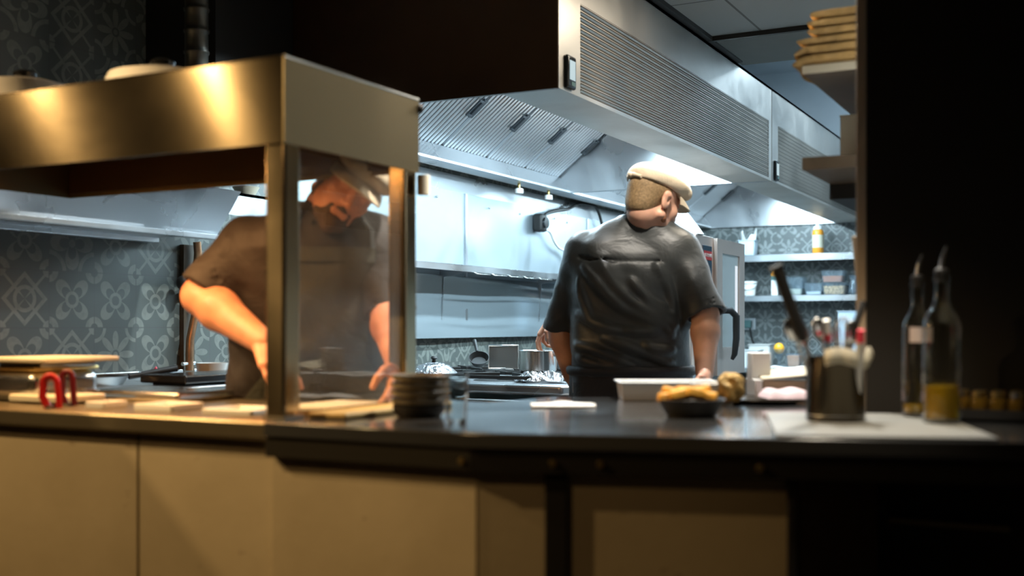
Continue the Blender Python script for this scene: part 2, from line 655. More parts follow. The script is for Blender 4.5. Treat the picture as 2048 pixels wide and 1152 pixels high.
M['copper'] = mat('copper_pipe', (0.36, 0.20, 0.11), 0.35, 0.9, var=0.25, vscale=30)
M['oil'] = mat('olive_oil', (0.80, 0.48, 0.03), 0.08, trans=0.45, ior=1.46)
M['amber'] = mat('amber_glass', (0.55, 0.30, 0.04), 0.08, trans=0.85, ior=1.45)
M['foil'] = mat('crumpled_foil', (0.75, 0.75, 0.76), 0.18, 1.0, bump=1.0, bscale=45, bdist=0.02)
M['oven_body'] = mat('oven_steel', (0.66, 0.55, 0.49), 0.34, 0.75, rvar=0.05)
M['oven_panel'] = mat('oven_control_glass', (0.015, 0.045, 0.075), 0.10)
M['oven_glass'] = mat('oven_door_glass', (0.50, 0.55, 0.55), 0.08, 0.2, coat=0.6)
M['orange'] = mat('orange_juice', (0.90, 0.42, 0.03), 0.3)
M['sauce'] = mat('orange_sauce', (0.75, 0.30, 0.03), 0.3)
M['cocoa'] = mat('brown_spice', (0.42, 0.13, 0.055), 0.9, bump=0.3)
M['nuts'] = mat('chopped_nuts', (0.62, 0.36, 0.16), 0.8, var=0.6, vscale=70, bump=1.0, bscale=70, bdist=0.02)
M['teal'] = mat('teal_plug', (0.07, 0.15, 0.15), 0.4)
M['blue_tub'] = mat('pale_blue_plastic', (0.50, 0.60, 0.68), 0.4)
M['screen'] = emit('lit_display', (0.62, 0.80, 0.85), 0.75)
M['lamp_cool'] = emit('hood_lamp_tube', (0.80, 0.92, 1.0), 14.0)
M['lamp_heat'] = emit('heat_lamp_tube', (1.0, 0.50, 0.16), 5.0)
M['glove_red'] = mat('red_cap', (0.85, 0.06, 0.10), 0.4)
M['pink'] = mat('pink_folded_napkin', (0.80, 0.62, 0.66), 0.8, bump=0.3, bscale=30)
M['rubber_white'] = mat('white_cable', (0.75, 0.75, 0.72), 0.5)
M['mid_grey'] = mat('grey_ceiling_board', (0.20, 0.21, 0.20), 0.75, var=0.04, vscale=6)
M['shelf_brown'] = mat('brown_laminate', (0.115, 0.082, 0.052), 0.55, var=0.12)
M['trim'] = mat('beige_corner_guard', (0.60, 0.50, 0.40), 0.45)
# ================================================================== the setting
XW = -3.25      # tiled wall on the left
XR = -0.47      # kitchen side of the right partition
YE = 9.6        # far end wall
ZC = 2.62       # ceiling
ZV = 3.35       # ceiling of the raised void


def struct(name, mb, m, **k):
    return tag(mb.link(name, m, **k), kind='structure')


struct('floor', MB().box((-5.5, -2.5, -0.1), (2.5, YE + 0.2, 0.0)), M['floor'])
struct('wall_left', MB().box((XW - 0.15, 1.85, 0), (XW, YE, ZV)), M['tile_left'])
struct('wall_back', MB().box((XW - 0.15, YE, 0), (XR + 0.3, YE + 0.15, ZC - 0.02)), M['tile_end'])
struct('wall_back_upper', MB().box((XW - 0.15, YE, ZC - 0.02), (XR + 0.3, YE + 0.15, ZV)), M['white_wall'])
# right partition: kitchen face runs back, the black face looks at the dining side
PW = W(1737, 820, 2.63)
struct('wall_right', MB().box((PW.x + 0.012, PW.y + 0.03, 0), (PW.x + 0.16, YE, ZV)), M['white_wall'])
struct('wall_near', MB().box((PW.x, PW.y - 0.03, 0), (2.4, PW.y + 0.03, ZC + 0.1)), M['black_wall'], bevel=0.003)
struct('trim_1', MB().box((PW.x - 0.024, PW.y - 0.025, 1.0), (PW.x, PW.y + 0.035, ZC)), M['trim'], bevel=0.003)
# ceiling: suspended tiles over the near part
HX, HXB = -1.72, -3.15
HZ0, HZ1 = 2.05, 2.6


def ceil_mat():
    t = NT('suspended_ceiling_tiles')
    sp = t.n('ShaderNodeSeparateXYZ')
    t.l(t.pos(), sp.inputs[0])
    e = None
    for ax, off in (('X', 1.45), ('Y', -4.775)):
        u = t.m2('DIVIDE', t.m2('ADD', sp.outputs[ax], off), 0.6)
        f = t.m2('ABSOLUTE', t.m2('SUBTRACT', t.m2('SUBTRACT', u, t.m2('FLOOR', u)), 0.5))
        g = t.m2('GREATER_THAN', f, 0.5 - 0.010)
        e = g if e is None else t.m2('MAXIMUM', e, g)
    t.l(t.mix(t.m2('MULTIPLY', e, 0.8), lin((0.40, 0.43, 0.43)), lin((0.08, 0.08, 0.075))), t.b.inputs['Base Color'])
    t.b.inputs['Roughness'].default_value = 0.7
    t.bump(t.m2('SUBTRACT', 1.0, e), 0.5, 0.01)
    return t.m


struct('ceiling', MB().box((XW, PW.y, ZC), (XR + 0.3, 5.375, ZC + 0.08)), ceil_mat())
struct('trim_2', MB().box((HX + 0.0, 5.40, ZC - 0.012), (XR, 6.0, ZC + 0.08)).box((XW, 5.94, ZC + 0.0), (XR, 6.0, ZV)), M['mid_grey'])
struct('trim_3', MB().box((HX - 0.02, PW.y, ZC - 0.02), (HX + 0.03, 5.9, ZC + 0.0)).box((HX, 5.375, ZC - 0.022), (XR, 5.40, ZC)), M['black'])
struct('ceiling_void', MB().box((XW, 5.94, ZV), (XR + 0.3, YE + 0.1, ZV + 0.1)), M['white_wall'])
# dark ceiling over the dining side (behind and above the camera)
struct('ceiling_dining', MB().box((-5.5, -2.5, 3.0), (2.5, PW.y - 0.03, 3.1)), M['plaster_dark'])
struct('wall_front', MB().box((-5.5, -2.6, 0), (2.5, -2.5, 3.0)), M['plaster_dark'])
# boxed-in shaft beside the hood, black
shaft = MB().box((XW, 3.19, 2.16), (HXB + 0.25, 3.64, ZC + 0.5))
struct('trim_4', shaft, M['black'])
struct('trim_5', MB().box((XW, 3.37, 1.0), (XW + 0.022, 3.43, 1.52)), M['shelf_brown'])   # dark strip between tile panels

# ------------------------------------------------------------------ ribbed duct
d = thing('ventilation_duct', W(393, 20, 3.95), 'grey ribbed round duct standing in front of the black shaft', 'duct')
p = W(393, 60, 3.95)
prof = []
z = 1.72
while z < ZC + 0.4:
    prof += [(0.040, z), (0.040, z + 0.05), (0.044, z + 0.055), (0.044, z + 0.062), (0.040, z + 0.067)]
    z += 0.075
MB().lathe(prof, (p.x, p.y, 0), 24).link('pipe', mat('dull_duct', (0.10, 0.10, 0.09), 0.45, 0.8), d, smooth=40)
MB().lathe([(0.052, 1.712), (0.052, 1.73), (0.046, 1.74)], (p.x, p.y, 0), 24).link('flange', M['steel_dark'], d, smooth=40)

# ------------------------------------------------------------------ extractor hoods
M['handle_dark'] = mat('dark_handle_steel', (0.06, 0.07, 0.08), 0.35, 0.7)
LX, LZ = -2.45, 2.31


def hood(name, y0, y1, label, first):
    t = thing(name, ((HX + HXB) / 2, (y0 + y1) / 2, HZ0), label, 'extractor hood')
    # carcass: top, back
    MB().box((HXB, y0, HZ1 - 0.015), (HX, y1, HZ1)).box((HXB, y0, HZ0), (HXB + 0.015, y1, HZ1)).link('casing', M['steel_hood'], t)
    # front skirt around the louvre
    ls, le = y0 + (0.19 if first else 0.14), y1 - 0.06
    z0, z1 = HZ0 + 0.015, HZ0 + 0.35
    MB().box((HX - 0.02, y0, HZ0), (HX, ls, HZ1)).box((HX - 0.02, le, HZ0), (HX, y1, HZ1)) \
        .box((HX - 0.02, ls, z1), (HX, le, HZ1)).box((HX - 0.02, ls, HZ0), (HX, le, z0)).link('front_skirt', M['steel_hood'], t)
    # louvre: thin horizontal slots, one corrugated sheet
    n = 15
    h = (z1 - z0) / n
    pr = []
    for i in range(n):
        a = z0 + i * h
        pr += [(HX - 0.012, a), (HX - 0.012, a + h * 0.14), (HX - 0.001, a + h * 0.24), (HX + 0.003, a + h * 0.5),
               (HX - 0.001, a + h * 0.60), (HX - 0.012, a + h * 0.66), (HX - 0.012, a + h * 0.76), (HX - 0.001, a + h * 0.82), (HX - 0.001, a + h * 0.94)]
    pr += [(HX - 0.018, z1), (HX - 0.018, z0)]
    MB().profile(pr, ls, le).link('louvre_panel', M['steel_hood'], t)
    # near end
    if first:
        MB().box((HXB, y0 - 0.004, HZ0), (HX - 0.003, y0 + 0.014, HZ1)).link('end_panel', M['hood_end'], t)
    else:
        MB().box((HXB, y0, HZ0), (HX - 0.02, y0 + 0.012, HZ1)).link('end_panel', M['steel'], t)
    MB().box((HXB, y1 - 0.012, HZ0), (HX - 0.02, y1, HZ1)).link('end_panel', M['steel'], t)
    # underside of the air plenum and its inner baffle
    MB().box((HX - 0.235, y0 + 0.015, HZ0 + 0.001), (HX - 0.021, y1 - 0.013, HZ0 + 0.012)).box((HX - 0.235, y0 + 0.015, HZ0 + 0.012), (HX - 0.222, y1 - 0.013, HZ0 + 0.20)).link('plenum', M['steel_hood'], t)
    # gutter below the filters
    MB().profile([(HXB + 0.015, HZ0), (HXB + 0.13, HZ0), (HXB + 0.13, HZ0 + 0.012), (HXB + 0.06, HZ0 + 0.10), (HXB + 0.015, HZ0 + 0.10)], y0 + 0.01, y1 - 0.01) \
        .link('grease_gutter', M['steel'], t)
    # baffle filters on a 38 degree slope
    nf = 6
    w = (y1 - y0 - 0.03) / nf
    a0 = Vector((HXB + 0.055, 0, HZ0 + 0.105))
    a1 = Vector((HXB + 0.055 + 0.47, 0, HZ0 + 0.105 + 0.372))
    dv = (a1 - a0)
    nv = Vector((dv.z, 0, -dv.x)).normalized()   # facing down and to the room
    for i in range(nf):
        ys = y0 + 0.015 + i * w
        mb = MB()
        nr = 13
        pts = []
        for k in range(nr):
            for s, hgt in ((0.0, 0.0), (0.04, 0.0035), (0.22, 0.0055), (0.42, 0.0055), (0.62, 0.0035), (0.66, 0.0)):
                pts.append((ys + 0.008 + (w - 0.016) * (k + s) / nr, hgt))
        pts.append((ys + w - 0.008, 0.0))
        verts, faces = [], []
        for yy, hh in pts:
            verts.append(a0 + nv * hh + Vector((0, yy, 0)))
            verts.append(a1 + nv * hh + Vector((0, yy, 0)))
        for k in range(len(pts) - 1):
            faces.append((2 * k, 2 * k + 2, 2 * k + 3, 2 * k + 1))
        m0 = len(verts)
        verts += [a0 - nv * 0.025 + Vector((0, pts[0][0], 0)), a1 - nv * 0.025 + Vector((0, pts[0][0], 0)),
                  a0 - nv * 0.025 + Vector((0, pts[-1][0], 0)), a1 - nv * 0.025 + Vector((0, pts[-1][0], 0))]
        L = 2 * (len(pts) - 1)
        faces += [(m0, m0 + 1, m0 + 3, m0 + 2), (0, 1, m0 + 1, m0), (L + 1, L, m0 + 2, m0 + 3)]
        faces += [tuple([m0] + [2 * k for k in range(len(pts))] + [m0 + 2])[::-1], tuple([m0 + 1] + [2 * k + 1 for k in range(len(pts))] + [m0 + 3])]
        mb._poly(verts, faces)
        f = mb.link('baffle_filter', M['filter'], t, smooth=25, recalc=True)
        f.data.materials.append(M['slot_shade'])
        for pl in f.data.polygons:
            if len(pl.vertices) == 4:
                yy = sum(f.data.vertices[q].co.y for q in pl.vertices) / 4 + wmat(t).translation.y
                fr_k = ((yy - ys - 0.008) / (w - 0.016) * nr) % 1.0
                if fr_k > 0.62 and abs(pl.normal.y) < 0.95:
                    pl.material_index = 1
        # drop handle near the seam
        c = a0 + dv * 0.48 + nv * 0.014
        fr = Matrix((( dv.normalized().x, 0, nv.x, 0), (0, 1, 0, 0), (dv.normalized().z, 0, nv.z, 0), (0, 0, 0, 1)))
        Mh = Matrix.Translation(c + Vector((0, ys + w - 0.03, 0))) @ fr
        hb = MB().cbox((0, 0, 0), (0.13, 0.035, 0.012), Mh).cbox((0.05, -0.035, 0.006), (0.012, 0.05, 0.010), Mh).cbox((-0.05, -0.035, 0.006), (0.012, 0.05, 0.010), Mh) \
            .cbox((0, -0.058, 0.008), (0.112, 0.010, 0.010), Mh)
        hb.link('handle', M['handle_dark'], f, bevel=0.002)
    bk = MB()
    bq = [a0 - nv * 0.032, a1 - nv * 0.032, a1 - nv * 0.040, a0 - nv * 0.040]
    bk.profile([(q.x, q.z) for q in bq], y0 + 0.013, y1 - 0.013)
    bk.link('seam_shade_sheet', M['slot_shade'], t)  # dark sheet added so the gaps between filters look shaded
    MB().box((a1.x - 0.03, y0 + 0.012, a1.z + 0.0), (a1.x + 0.02, y1 - 0.012, HZ1 - 0.01)).link('filter_rail', M['steel'], t)
    # lamp bar behind the plenum
    lb = MB().box((LX - 0.03, y0 + 0.30, LZ + 0.012), (LX + 0.03, y1 - 0.30, LZ + 0.05)).link('lamp_housing', M['white_plastic'], t, bevel=0.006)
    for ys_ in (y0 + 0.7, y1 - 0.7):
        MB().box((LX - 0.008, ys_ - 0.008, LZ + 0.05), (LX + 0.008, ys_ + 0.008, HZ1 - 0.01)).link('drop_rod', M['steel'], lb)
    MB().box((HX - 0.30, y0 + 0.3, HZ0 + 0.175), (HX - 0.236, y1 - 0.3, HZ0 + 0.195)).link('lamp_housing', M['white_plastic'], t)
    MB().cyl((LX, y0 + 0.35, LZ), (LX, y1 - 0.35, LZ), 0.011).link('lamp_tube', M['lamp_cool'], lb, smooth=40)
    # touch display at the near end of the front
    zc = HZ0 + 0.07
    yc = y0 + (0.085 if first else 0.075)
    dw = 0.078
    db = MB().box((HX - 0.004, yc - dw / 2, zc - 0.06), (HX + 0.016, yc + dw / 2, zc + 0.062)).link('display', M['black_gloss'], t, bevel=0.010, bseg=3)
    MB().box((HX + 0.0155, yc - dw * 0.30, zc - 0.028), (HX + 0.0175, yc + dw * 0.30, zc + 0.042)).link('screen', M['screen'], db)
    MB().box((HX + 0.0155, yc - dw * 0.12, zc - 0.048), (HX + 0.0175, yc + dw * 0.3, zc - 0.034)).link('button', M['teal'], db)
    return t


hood('extractor_hood', 3.66, 6.61, 'near stainless extractor hood with lit display and dark end panel, above the stove', True)
hood('extractor_hood', 6.625, 9.58, 'far stainless extractor hood behind the first, reaching the end wall', False)

# rear filler between hood rim and the wall, with two fire nozzles under it
t = thing('wall_flashing', (XW, 6, 1.9), 'brushed steel flashing strip on the wall under the hood rim', 'metal strip')
MB().box((XW, 3.7, 1.955), (XW + 0.012, 9.5, 2.05)).link('strip', M['steel'], t)
for u, vv in ((1038, 378), (1097, 391)):
    D = onx(u, HXB + 0.06)
    c = W(u, vv, D)
    n = thing('spray_nozzle', c, 'white capped fire nozzle under the hood rim, %s of the pair' % ('left' if u < 1060 else 'right'), 'nozzle')
    MB().lathe([(0.018, -0.03), (0.026, -0.026), (0.026, 0.0), (0.02, 0.004)], c, 16).link('cap', M['white'], n, smooth=40)
    MB().cyl(c, (c.x, c.y, HZ0), 0.009).link('stem', M['brass'], n, smooth=40)

# ------------------------------------------------------------------ steel splashback
sb = thing('splashback', (XW, 6.6, 1.3), 'large stained stainless steel splashback sheet on the wall behind the stove', 'splashback')
ys = [4.02, 5.62, 7.35, 9.1]
for a, b in zip(ys, ys[1:]):
    def fn(u, v, a=a, b=b):
        y = a + (b - a) * u
        zz = 1.13 + (1.955 - 1.13) * v
        w = 0.006 * math.sin(y * 5.1 + 1.2) * math.sin(zz * 7.0) + 0.003 * math.sin(y * 11 + zz * 5)
        return Vector((XW + 0.016 + w * (1 if 0 < u < 1 else 0.3), y, zz))
    MB().grid(fn, 26, 16, 0.004).link('sheet', M['steel_wall'], sb, smooth=60)

    def fn2(u, v, a=a, b=b):
        q = fn(u, v)
        y = q.y
        zz = 1.128 + (1.475 - 1.128) * v
        return Vector((XW + 0.034 + 0.004 * math.sin(y * 6.3) + 0.006 * math.sin(zz * 17 + y * 1.5), y, zz))
    MB().grid(fn2, 30, 20, 0.003).link('lower_sheet', M['steel_wall_low'], sb, smooth=60)
for y in (5.62, 7.35):
    MB().box((XW + 0.012, y - 0.012, 1.13), (XW + 0.026, y + 0.012, 1.955)).link('seam_strip', M['steel'], sb)
for y in (4.2, 4.34, 4.9, 5.3, 5.9, 6.3, 6.8, 7.0):
    for zz in (1.90,):
        MB().ball((XW + 0.022, y, zz - 0.01 * math.sin(y * 9)), (0.006, 0.007, 0.007), 8, 6).link('rivet', M['chrome'], sb, smooth=60)

# ------------------------------------------------------------------ pot shelf on the splashback
ps = thing('wall_pot_shelf', (XW, 5.9, 1.47), 'long narrow stainless shelf on the splashback behind the stove', 'shelf')
SHX = -3.04
zs = EYE - (521 - HORIZON) / FPX * onx(836, SHX)
MB().box((XW + 0.02, 4.1, zs - 0.004), (SHX, 7.9, zs)).box((SHX - 0.004, 4.1, zs - 0.036), (SHX, 7.9, zs)).link('shelf_board', M['steel'], ps, bevel=0.0015)
for y in (5.33, 6.55, 7.7):
    MB().prism([(XW + 0.022, zs - 0.004), (XW + 0.022, zs - 0.30), (XW + 0.034, zs - 0.30), (XW + 0.05, zs - 0.06), (SHX - 0.01, zs - 0.036), (SHX - 0.01, zs - 0.004)],
               y - 0.002, y + 0.002, Matrix(((1, 0, 0, 0), (0, 0, 1, 0), (0, 1, 0, 0), (0, 0, 0, 1)))).link('bracket', M['steel'], ps)
for i in range(5):
    y = 5.36 + i * 0.2
    MB().tube([Vector((SHX - 0.01, y + 0.015, zs - 0.03)), Vector((SHX + 0.02, y + 0.015, zs - 0.045)), Vector((SHX + 0.022, y + 0.165, zs - 0.045)), Vector((SHX - 0.01, y + 0.165, zs - 0.03))], 0.004, 8) \
        .link('hanging_hook', M['chrome'], ps, smooth=60)

# ------------------------------------------------------------------ socket and cables on the splashback
D = onx(1080, XW + 0.05)
c = W(1080, 446, D)
k = thing('power_socket', c, 'dark round wall socket on the splashback with two cables', 'socket')
MB().cbox(c, (0.07, 0.09, 0.115)).link('box', M['black'], k, bevel=0.018, bseg=3)
MB().cyl((c.x + 0.03, c.y, c.z), (c.x + 0.05, c.y, c.z), 0.035).link('plug', M['black_gloss'], k, smooth=40)


def wall_tube(name, pix, r, m, label, X):
    pts = []
    for (u, v) in pix:
        pts.append(W(u, v, onx(u, X)))
    sm = []
    n = len(pts)
    for i in range(n - 1):
        p0, p1, p2, p3 = pts[max(i - 1, 0)], pts[i], pts[i + 1], pts[min(i + 2, n - 1)]
        for s in range(6):
            q = s / 6
            sm.append(0.5 * ((2 * p1) + (p2 - p0) * q + (2 * p0 - 5 * p1 + 4 * p2 - p3) * q * q + (3 * p1 - p0 - 3 * p2 + p3) * q ** 3))
    sm.append(pts[-1])
    return tag(MB().tube(sm, r, 8).link(name, m, smooth=60), label, 'cable')


wall_tube('power_cable', [(1086, 440), (1092, 428), (1110, 422), (1135, 418), (1158, 408), (1178, 410), (1193, 416), (1203, 445), (1215, 500)], 0.011, M['black'],
          'thick black cable looping from the wall socket along the splashback', XW + 0.06)
wall_tube('power_cable', [(1086, 459), (1100, 464), (1108, 482), (1118, 496), (1132, 505), (1150, 540), (1160, 600)], 0.008, M['rubber_white'],
          'thin white cable hanging from the wall socket', XW + 0.06)

# ------------------------------------------------------------------ stove
SX0, SX1, SY0, SY1 = -3.2, -1.93, 4.3, 5.86
st = thing('gas_stove', ((SX0 + SX1) / 2, (SY0 + SY1) / 2, 0), 'stainless gas stove with black grates along the left wall', 'stove')
MB().box((SX0, SY0 + 0.04, 0.12), (SX1 - 0.03, SY1, 0.86)).link('body', M['steel'], st, bevel=0.004)
MB().prism([(SX0, SY0), (SX1 - 0.08, SY0), (SX1, SY0 + 0.08), (SX1, SY1), (SX0, SY1)], 0.90, 0.945).link('hob_top', M['steel'], st, bevel=0.012, bseg=3)
MB().box((SX0, SY1 - 0.04, 0.0), (SX0 + 0.05, SY1, 0.12)).link('leg', M['steel_dark'], st)
for x in (SX0 + 0.05, SX1 - 0.1):
    for y in (SY0 + 0.1, SY1 - 0.1):
        MB().cyl((x, y, 0), (x, y, 0.13), 0.025).link('leg', M['steel_dark'], st, smooth=40)
MB().box((SX1 - 0.035, SY0 + 0.06, 0.78), (SX1 - 0.02, SY1, 0.9)).link('control_panel', M['steel_dark'], st)
for i in range(6):
    y = SY0 + 0.2 + i * 0.25
    MB().cyl((SX1 - 0.025, y, 0.84), (SX1 + 0.015, y, 0.84), 0.026, 0.022).link('knob', M['black'], st, smooth=40)
MB().box((SX0 + 0.15, SY0 - 0.006, 0.30), (SX1 - 0.2, SY0 + 0.04, 0.84)).link('side_panel', M['steel_dark'], st, bevel=0.004)
# towel rail round the near corner
ra = [Vector((SX1 - 0.55, SY0 - 0.005, 0.835)), Vector((SX1 - 0.55, SY0 - 0.07, 0.87)), Vector((SX1 - 0.16, SY0 - 0.07, 0.87)), Vector((SX1 + 0.05, SY0 + 0.05, 0.87)), Vector((SX1 + 0.05, SY1 - 0.1, 0.87))]
MB().tube(ra, 0.014, 12).link('towel_rail', M['chrome'], st, smooth=50)
for p0, p1 in ((Vector((SX1 - 0.42, SY0 - 0.06, 0.865)), Vector((SX1 - 0.6, SY0 + 0.02, 0.76))), (Vector((SX1 - 0.14, SY0 - 0.06, 0.865)), Vector((SX1 - 0.26, SY0 + 0.02, 0.76)))):
    MB().cyl(p0, p1, 0.012).link('rail_bracket', M['steel_dark'], st, smooth=40)
# burner wells with grates
for i, (bx, by) in enumerate(((-2.92, 4.62), (-2.42, 4.62), (-2.92, 5.12), (-2.42, 5.12), (-2.92, 5.6), (-2.42, 5.6))):
    MB().lathe([(0.17, 0.9455), (0.165, 0.9475), (0.06, 0.9475), (0.055, 0.962), (0.03, 0.966)], (bx, by, 0), 28).link('burner', M['black'], st, smooth=30)
    g = MB()
    for a in range(4):
        an = a * math.pi / 2 + math.pi / 4
        dx, dy = math.cos(an), math.sin(an)
        g.cbox((0, 0, 0), (0.17, 0.014, 0.016), Matrix.Translation((bx + dx * 0.135, by + dy * 0.135, 0.975)) @ Matrix.Rotation(an, 4, 'Z'))
        g.cbox((0, 0, 0), (0.014, 0.014, 0.03), Matrix.Translation((bx + dx * 0.21, by + dy * 0.21, 0.958)) @ Matrix.Rotation(an, 4, 'Z'))
    for s in (-1, 1):
        g.cbox((bx + s * 0.2, by, 0.967), (0.014, 0.414, 0.016)).cbox((bx, by + s * 0.2, 0.967), (0.414, 0.014, 0.016))
    g.link('grate', M['black'], st, bevel=0.002)

# saucepan under the hand
c = W(1076, 741, 5.25)
zb = 0.984
c.z = zb
pot = thing('saucepan', c, 'shiny stainless saucepan on the stove under the pinching hand', 'saucepan')
hp = EYE - (702 - HORIZON) / FPX * 5.25 - zb
rp = 0.088
MB().lathe([(0.0, 0.0), (rp - 0.006, 0.0), (rp, 0.006), (rp, hp), (rp + 0.004, hp + 0.002), (rp + 0.002, hp + 0.004), (rp - 0.004, hp), (rp - 0.004, 0.008), (0.0, 0.006)], c, 40, cap0=False, cap1=False) \
    .link('pan', M['chrome'], pot, smooth=35)
MB().tube([c + Vector((rp * 0.9, 0.03, hp - 0.02)), c + Vector((rp + 0.1, 0.06, hp - 0.012)), c + Vector((rp + 0.2, 0.1, hp - 0.005))], [0.009, 0.011, 0.010], 10).link('handle', M['steel_dark'], pot, smooth=50)
MB().lathe([(0.0, hp * 0.62), (rp - 0.006, hp * 0.62)], c, 30, cap0=False, cap1=False).link('broth', mat('pale_broth', (0.6, 0.55, 0.40), 0.2), pot)

# second pan just right of it
c2 = W(1128, 735, 5.72)
c2.z = 0.984
p2_ = thing('small_pan', c2, 'small copper-bottomed pan behind the saucepan, half hidden by the forearm', 'pan')
MB().lathe([(0.0, 0.0), (0.07, 0.0), (0.076, 0.01), (0.078, 0.085), (0.074, 0.085), (0.071, 0.012), (0.0, 0.008)], c2, 32, cap0=False, cap1=False).link('pan', M['chrome'], p2_, smooth=35)
MB().tube([c2 + Vector((0.07, 0.0, 0.07)), c2 + Vector((0.18, -0.03, 0.085))], [0.008, 0.010], 10).link('handle', M['steel_dark'], p2_, smooth=50)

# crumpled foil in front of the saucepan
c = W(1082, 752, 4.98)
foil = MB()
prof = []
c.z = 0.948


def foilf(u, v):
    a = u * 2 * math.pi
    r = 0.095 * (0.35 + 0.65 * v)
    h = 0.03 * math.sin(math.pi * (1 - v) * 0.5) + 0.010 * math.sin(a * 7 + v * 9) * (1 - 0.4 * v) + 0.006 * math.sin(a * 13 + v * 5)
    return c + Vector((r * math.cos(a) * 1.35, r * math.sin(a) * 0.8, max(0.0, h) + 0.004))


foil.grid(foilf, 60, 12, 0.003)
tag(foil.link('foil_sheet', M['foil'], smooth=30), 'crumpled silver foil lying on the stove in front of the saucepan', 'foil')

# upright steel tray standing at the wall side
ta, tb = W(977, 737, 5.6), W(1036, 737, 5.6)
tr = thing('baking_tray', (ta + tb) / 2, 'dark steel tray standing upright on the stove left of the saucepan', 'tray')
zt = EYE - (691 - HORIZON) / FPX * 5.6
ta.z = tb.z = 0.984
dr = (tb - ta).normalized()
nr = Vector((dr.y, -dr.x, 0))
q = [ta, tb, tb + Vector((0, 0, zt - 0.984)), ta + Vector((0, 0, zt - 0.984))]
mb = MB()
mb.box((0, 0, 0), ((tb - ta).length, 0.012, zt - 0.984), Matrix(((dr.x, -nr.x, 0, ta.x), (dr.y, -nr.y, 0, ta.y), (0, 0, 1, ta.z), (0, 0, 0, 1))))
mb.link('plate', M['steel_dark'], tr, bevel=0.003)
MB().tube([q[0], q[1], q[2], q[3]], 0.006, 8, closed=True).link('rolled_rim', M['chrome'], tr, smooth=50)

# black pan with ribbed rim left of the tray
c = W(958, 735, 5.45)
c.z = 0.984
pn = thing('frying_pan', c, 'black frying pan leaning on the stove left of the upright tray', 'pan')
Mt = Matrix.Translation(c + Vector((0, 0, 0.036))) @ Matrix.Rotation(math.radians(38), 4, RV.to_tuple())
MB().lathe([(0.0, 0.0), (0.036, 0.0), (0.050, 0.03), (0.047, 0.03), (0.034, 0.005), (0.0, 0.005)], (0, 0, 0), 32, M=Mt, cap0=False, cap1=False).link('pan', M['black'], pn, smooth=40)
MB().tube([Mt @ Vector((-0.03, 0.038, 0.026)), Mt @ Vector((-0.08, 0.10, 0.034))], [0.008, 0.010], 8).link('handle', M['black'], pn, smooth=50)

# wire strainer / dome lid at the left of the stove
c = W(868, 742, 5.0)
c.z = 0.984
ld = thing('dome_lid', c, 'dented shiny steel dome lid lying on the near end of the stove', 'lid')
MB().lathe([(0.10, 0.0), (0.103, 0.004), (0.096, 0.012), (0.07, 0.036), (0.03, 0.05), (0.0, 0.053)], c, 36, cap0=True, cap1=False).link('dome', M['foil'], ld, smooth=40)
MB().lathe([(0.010, 0.05), (0.008, 0.062), (0.016, 0.07), (0.010, 0.078)], c, 16).link('knob', M['black'], ld, smooth=40)

# ------------------------------------------------------------------ combi oven on a stand
OX1 = -1.955
OY0, OY1 = 5.925, 6.80
OZ0, OZ1 = 0.90, 1.70
ov = thing('combi_oven', (-2.4, 6.36, 0), 'tall grey combi steam oven with glass door standing beyond the stove', 'oven')
MB().box((-2.60, OY0, OZ0), (OX1 - 0.03, OY1, OZ1)).link('body', M['oven_body'], ov, bevel=0.008)
MB().box((-2.58, OY0 + 0.03, 0.0), (OX1 - 0.08, OY1 - 0.03, OZ0)).link('stand', M['steel_dark'], ov, bevel=0.006)
ym = OY0 + 0.315
cp = MB().box((OX1 - 0.03, OY0, OZ0), (OX1 - 0.002, ym, OZ1)).link('control_panel', M['oven_body'], ov, bevel=0.004)
MB().box((OX1 - 0.004, OY0 + 0.115, OZ0 + 0.30), (OX1 + 0.004, ym - 0.045, OZ1 - 0.055)).link('control_glass', M['oven_panel'], cp, bevel=0.002)
bd = MB().box((OX1 + 0.004, OY0 + 0.125, OZ1 - 0.135), (OX1 + 0.007, ym - 0.055, OZ1 - 0.085)).link('badge', M['red'], cp)
MB().box((OX1 + 0.004, OY0 + 0.13, OZ1 - 0.40), (OX1 + 0.0065, ym - 0.06, OZ1 - 0.29)).link('display', emit('oven_display', (0.1, 0.35, 0.55), 0.25), cp)
MB().cyl((OX1, OY0 + 0.20, OZ0 + 0.22), (OX1 + 0.025, OY0 + 0.20, OZ0 + 0.22), 0.028).link('dial', M['chrome'], cp, smooth=40)
MB().box((OX1 - 0.003, OY0 + 0.015, OZ1 - 0.26), (OX1 + 0.002, OY0 + 0.095, OZ1 - 0.09)).link('notice', M['paper'], cp)


def text_mesh(name, s, size, m, parent, M4):
    cu = bpy.data.curves.new(name, 'FONT')
    cu.body = s
    cu.size = size
    cu.align_x = 'CENTER'
    cu.align_y = 'CENTER'
    cu.extrude = size * 0.04
    o = bpy.data.objects.new('t', cu)
    COL.objects.link(o)
    dg = bpy.context.evaluated_depsgraph_get()
    me = bpy.data.meshes.new_from_object(o.evaluated_get(dg))
    bpy.data.objects.remove(o)
    me.name = name
    me.transform(wmat(parent).inverted() @ M4)
    me.materials.clear()
    return link_mesh(name, me, m, parent)


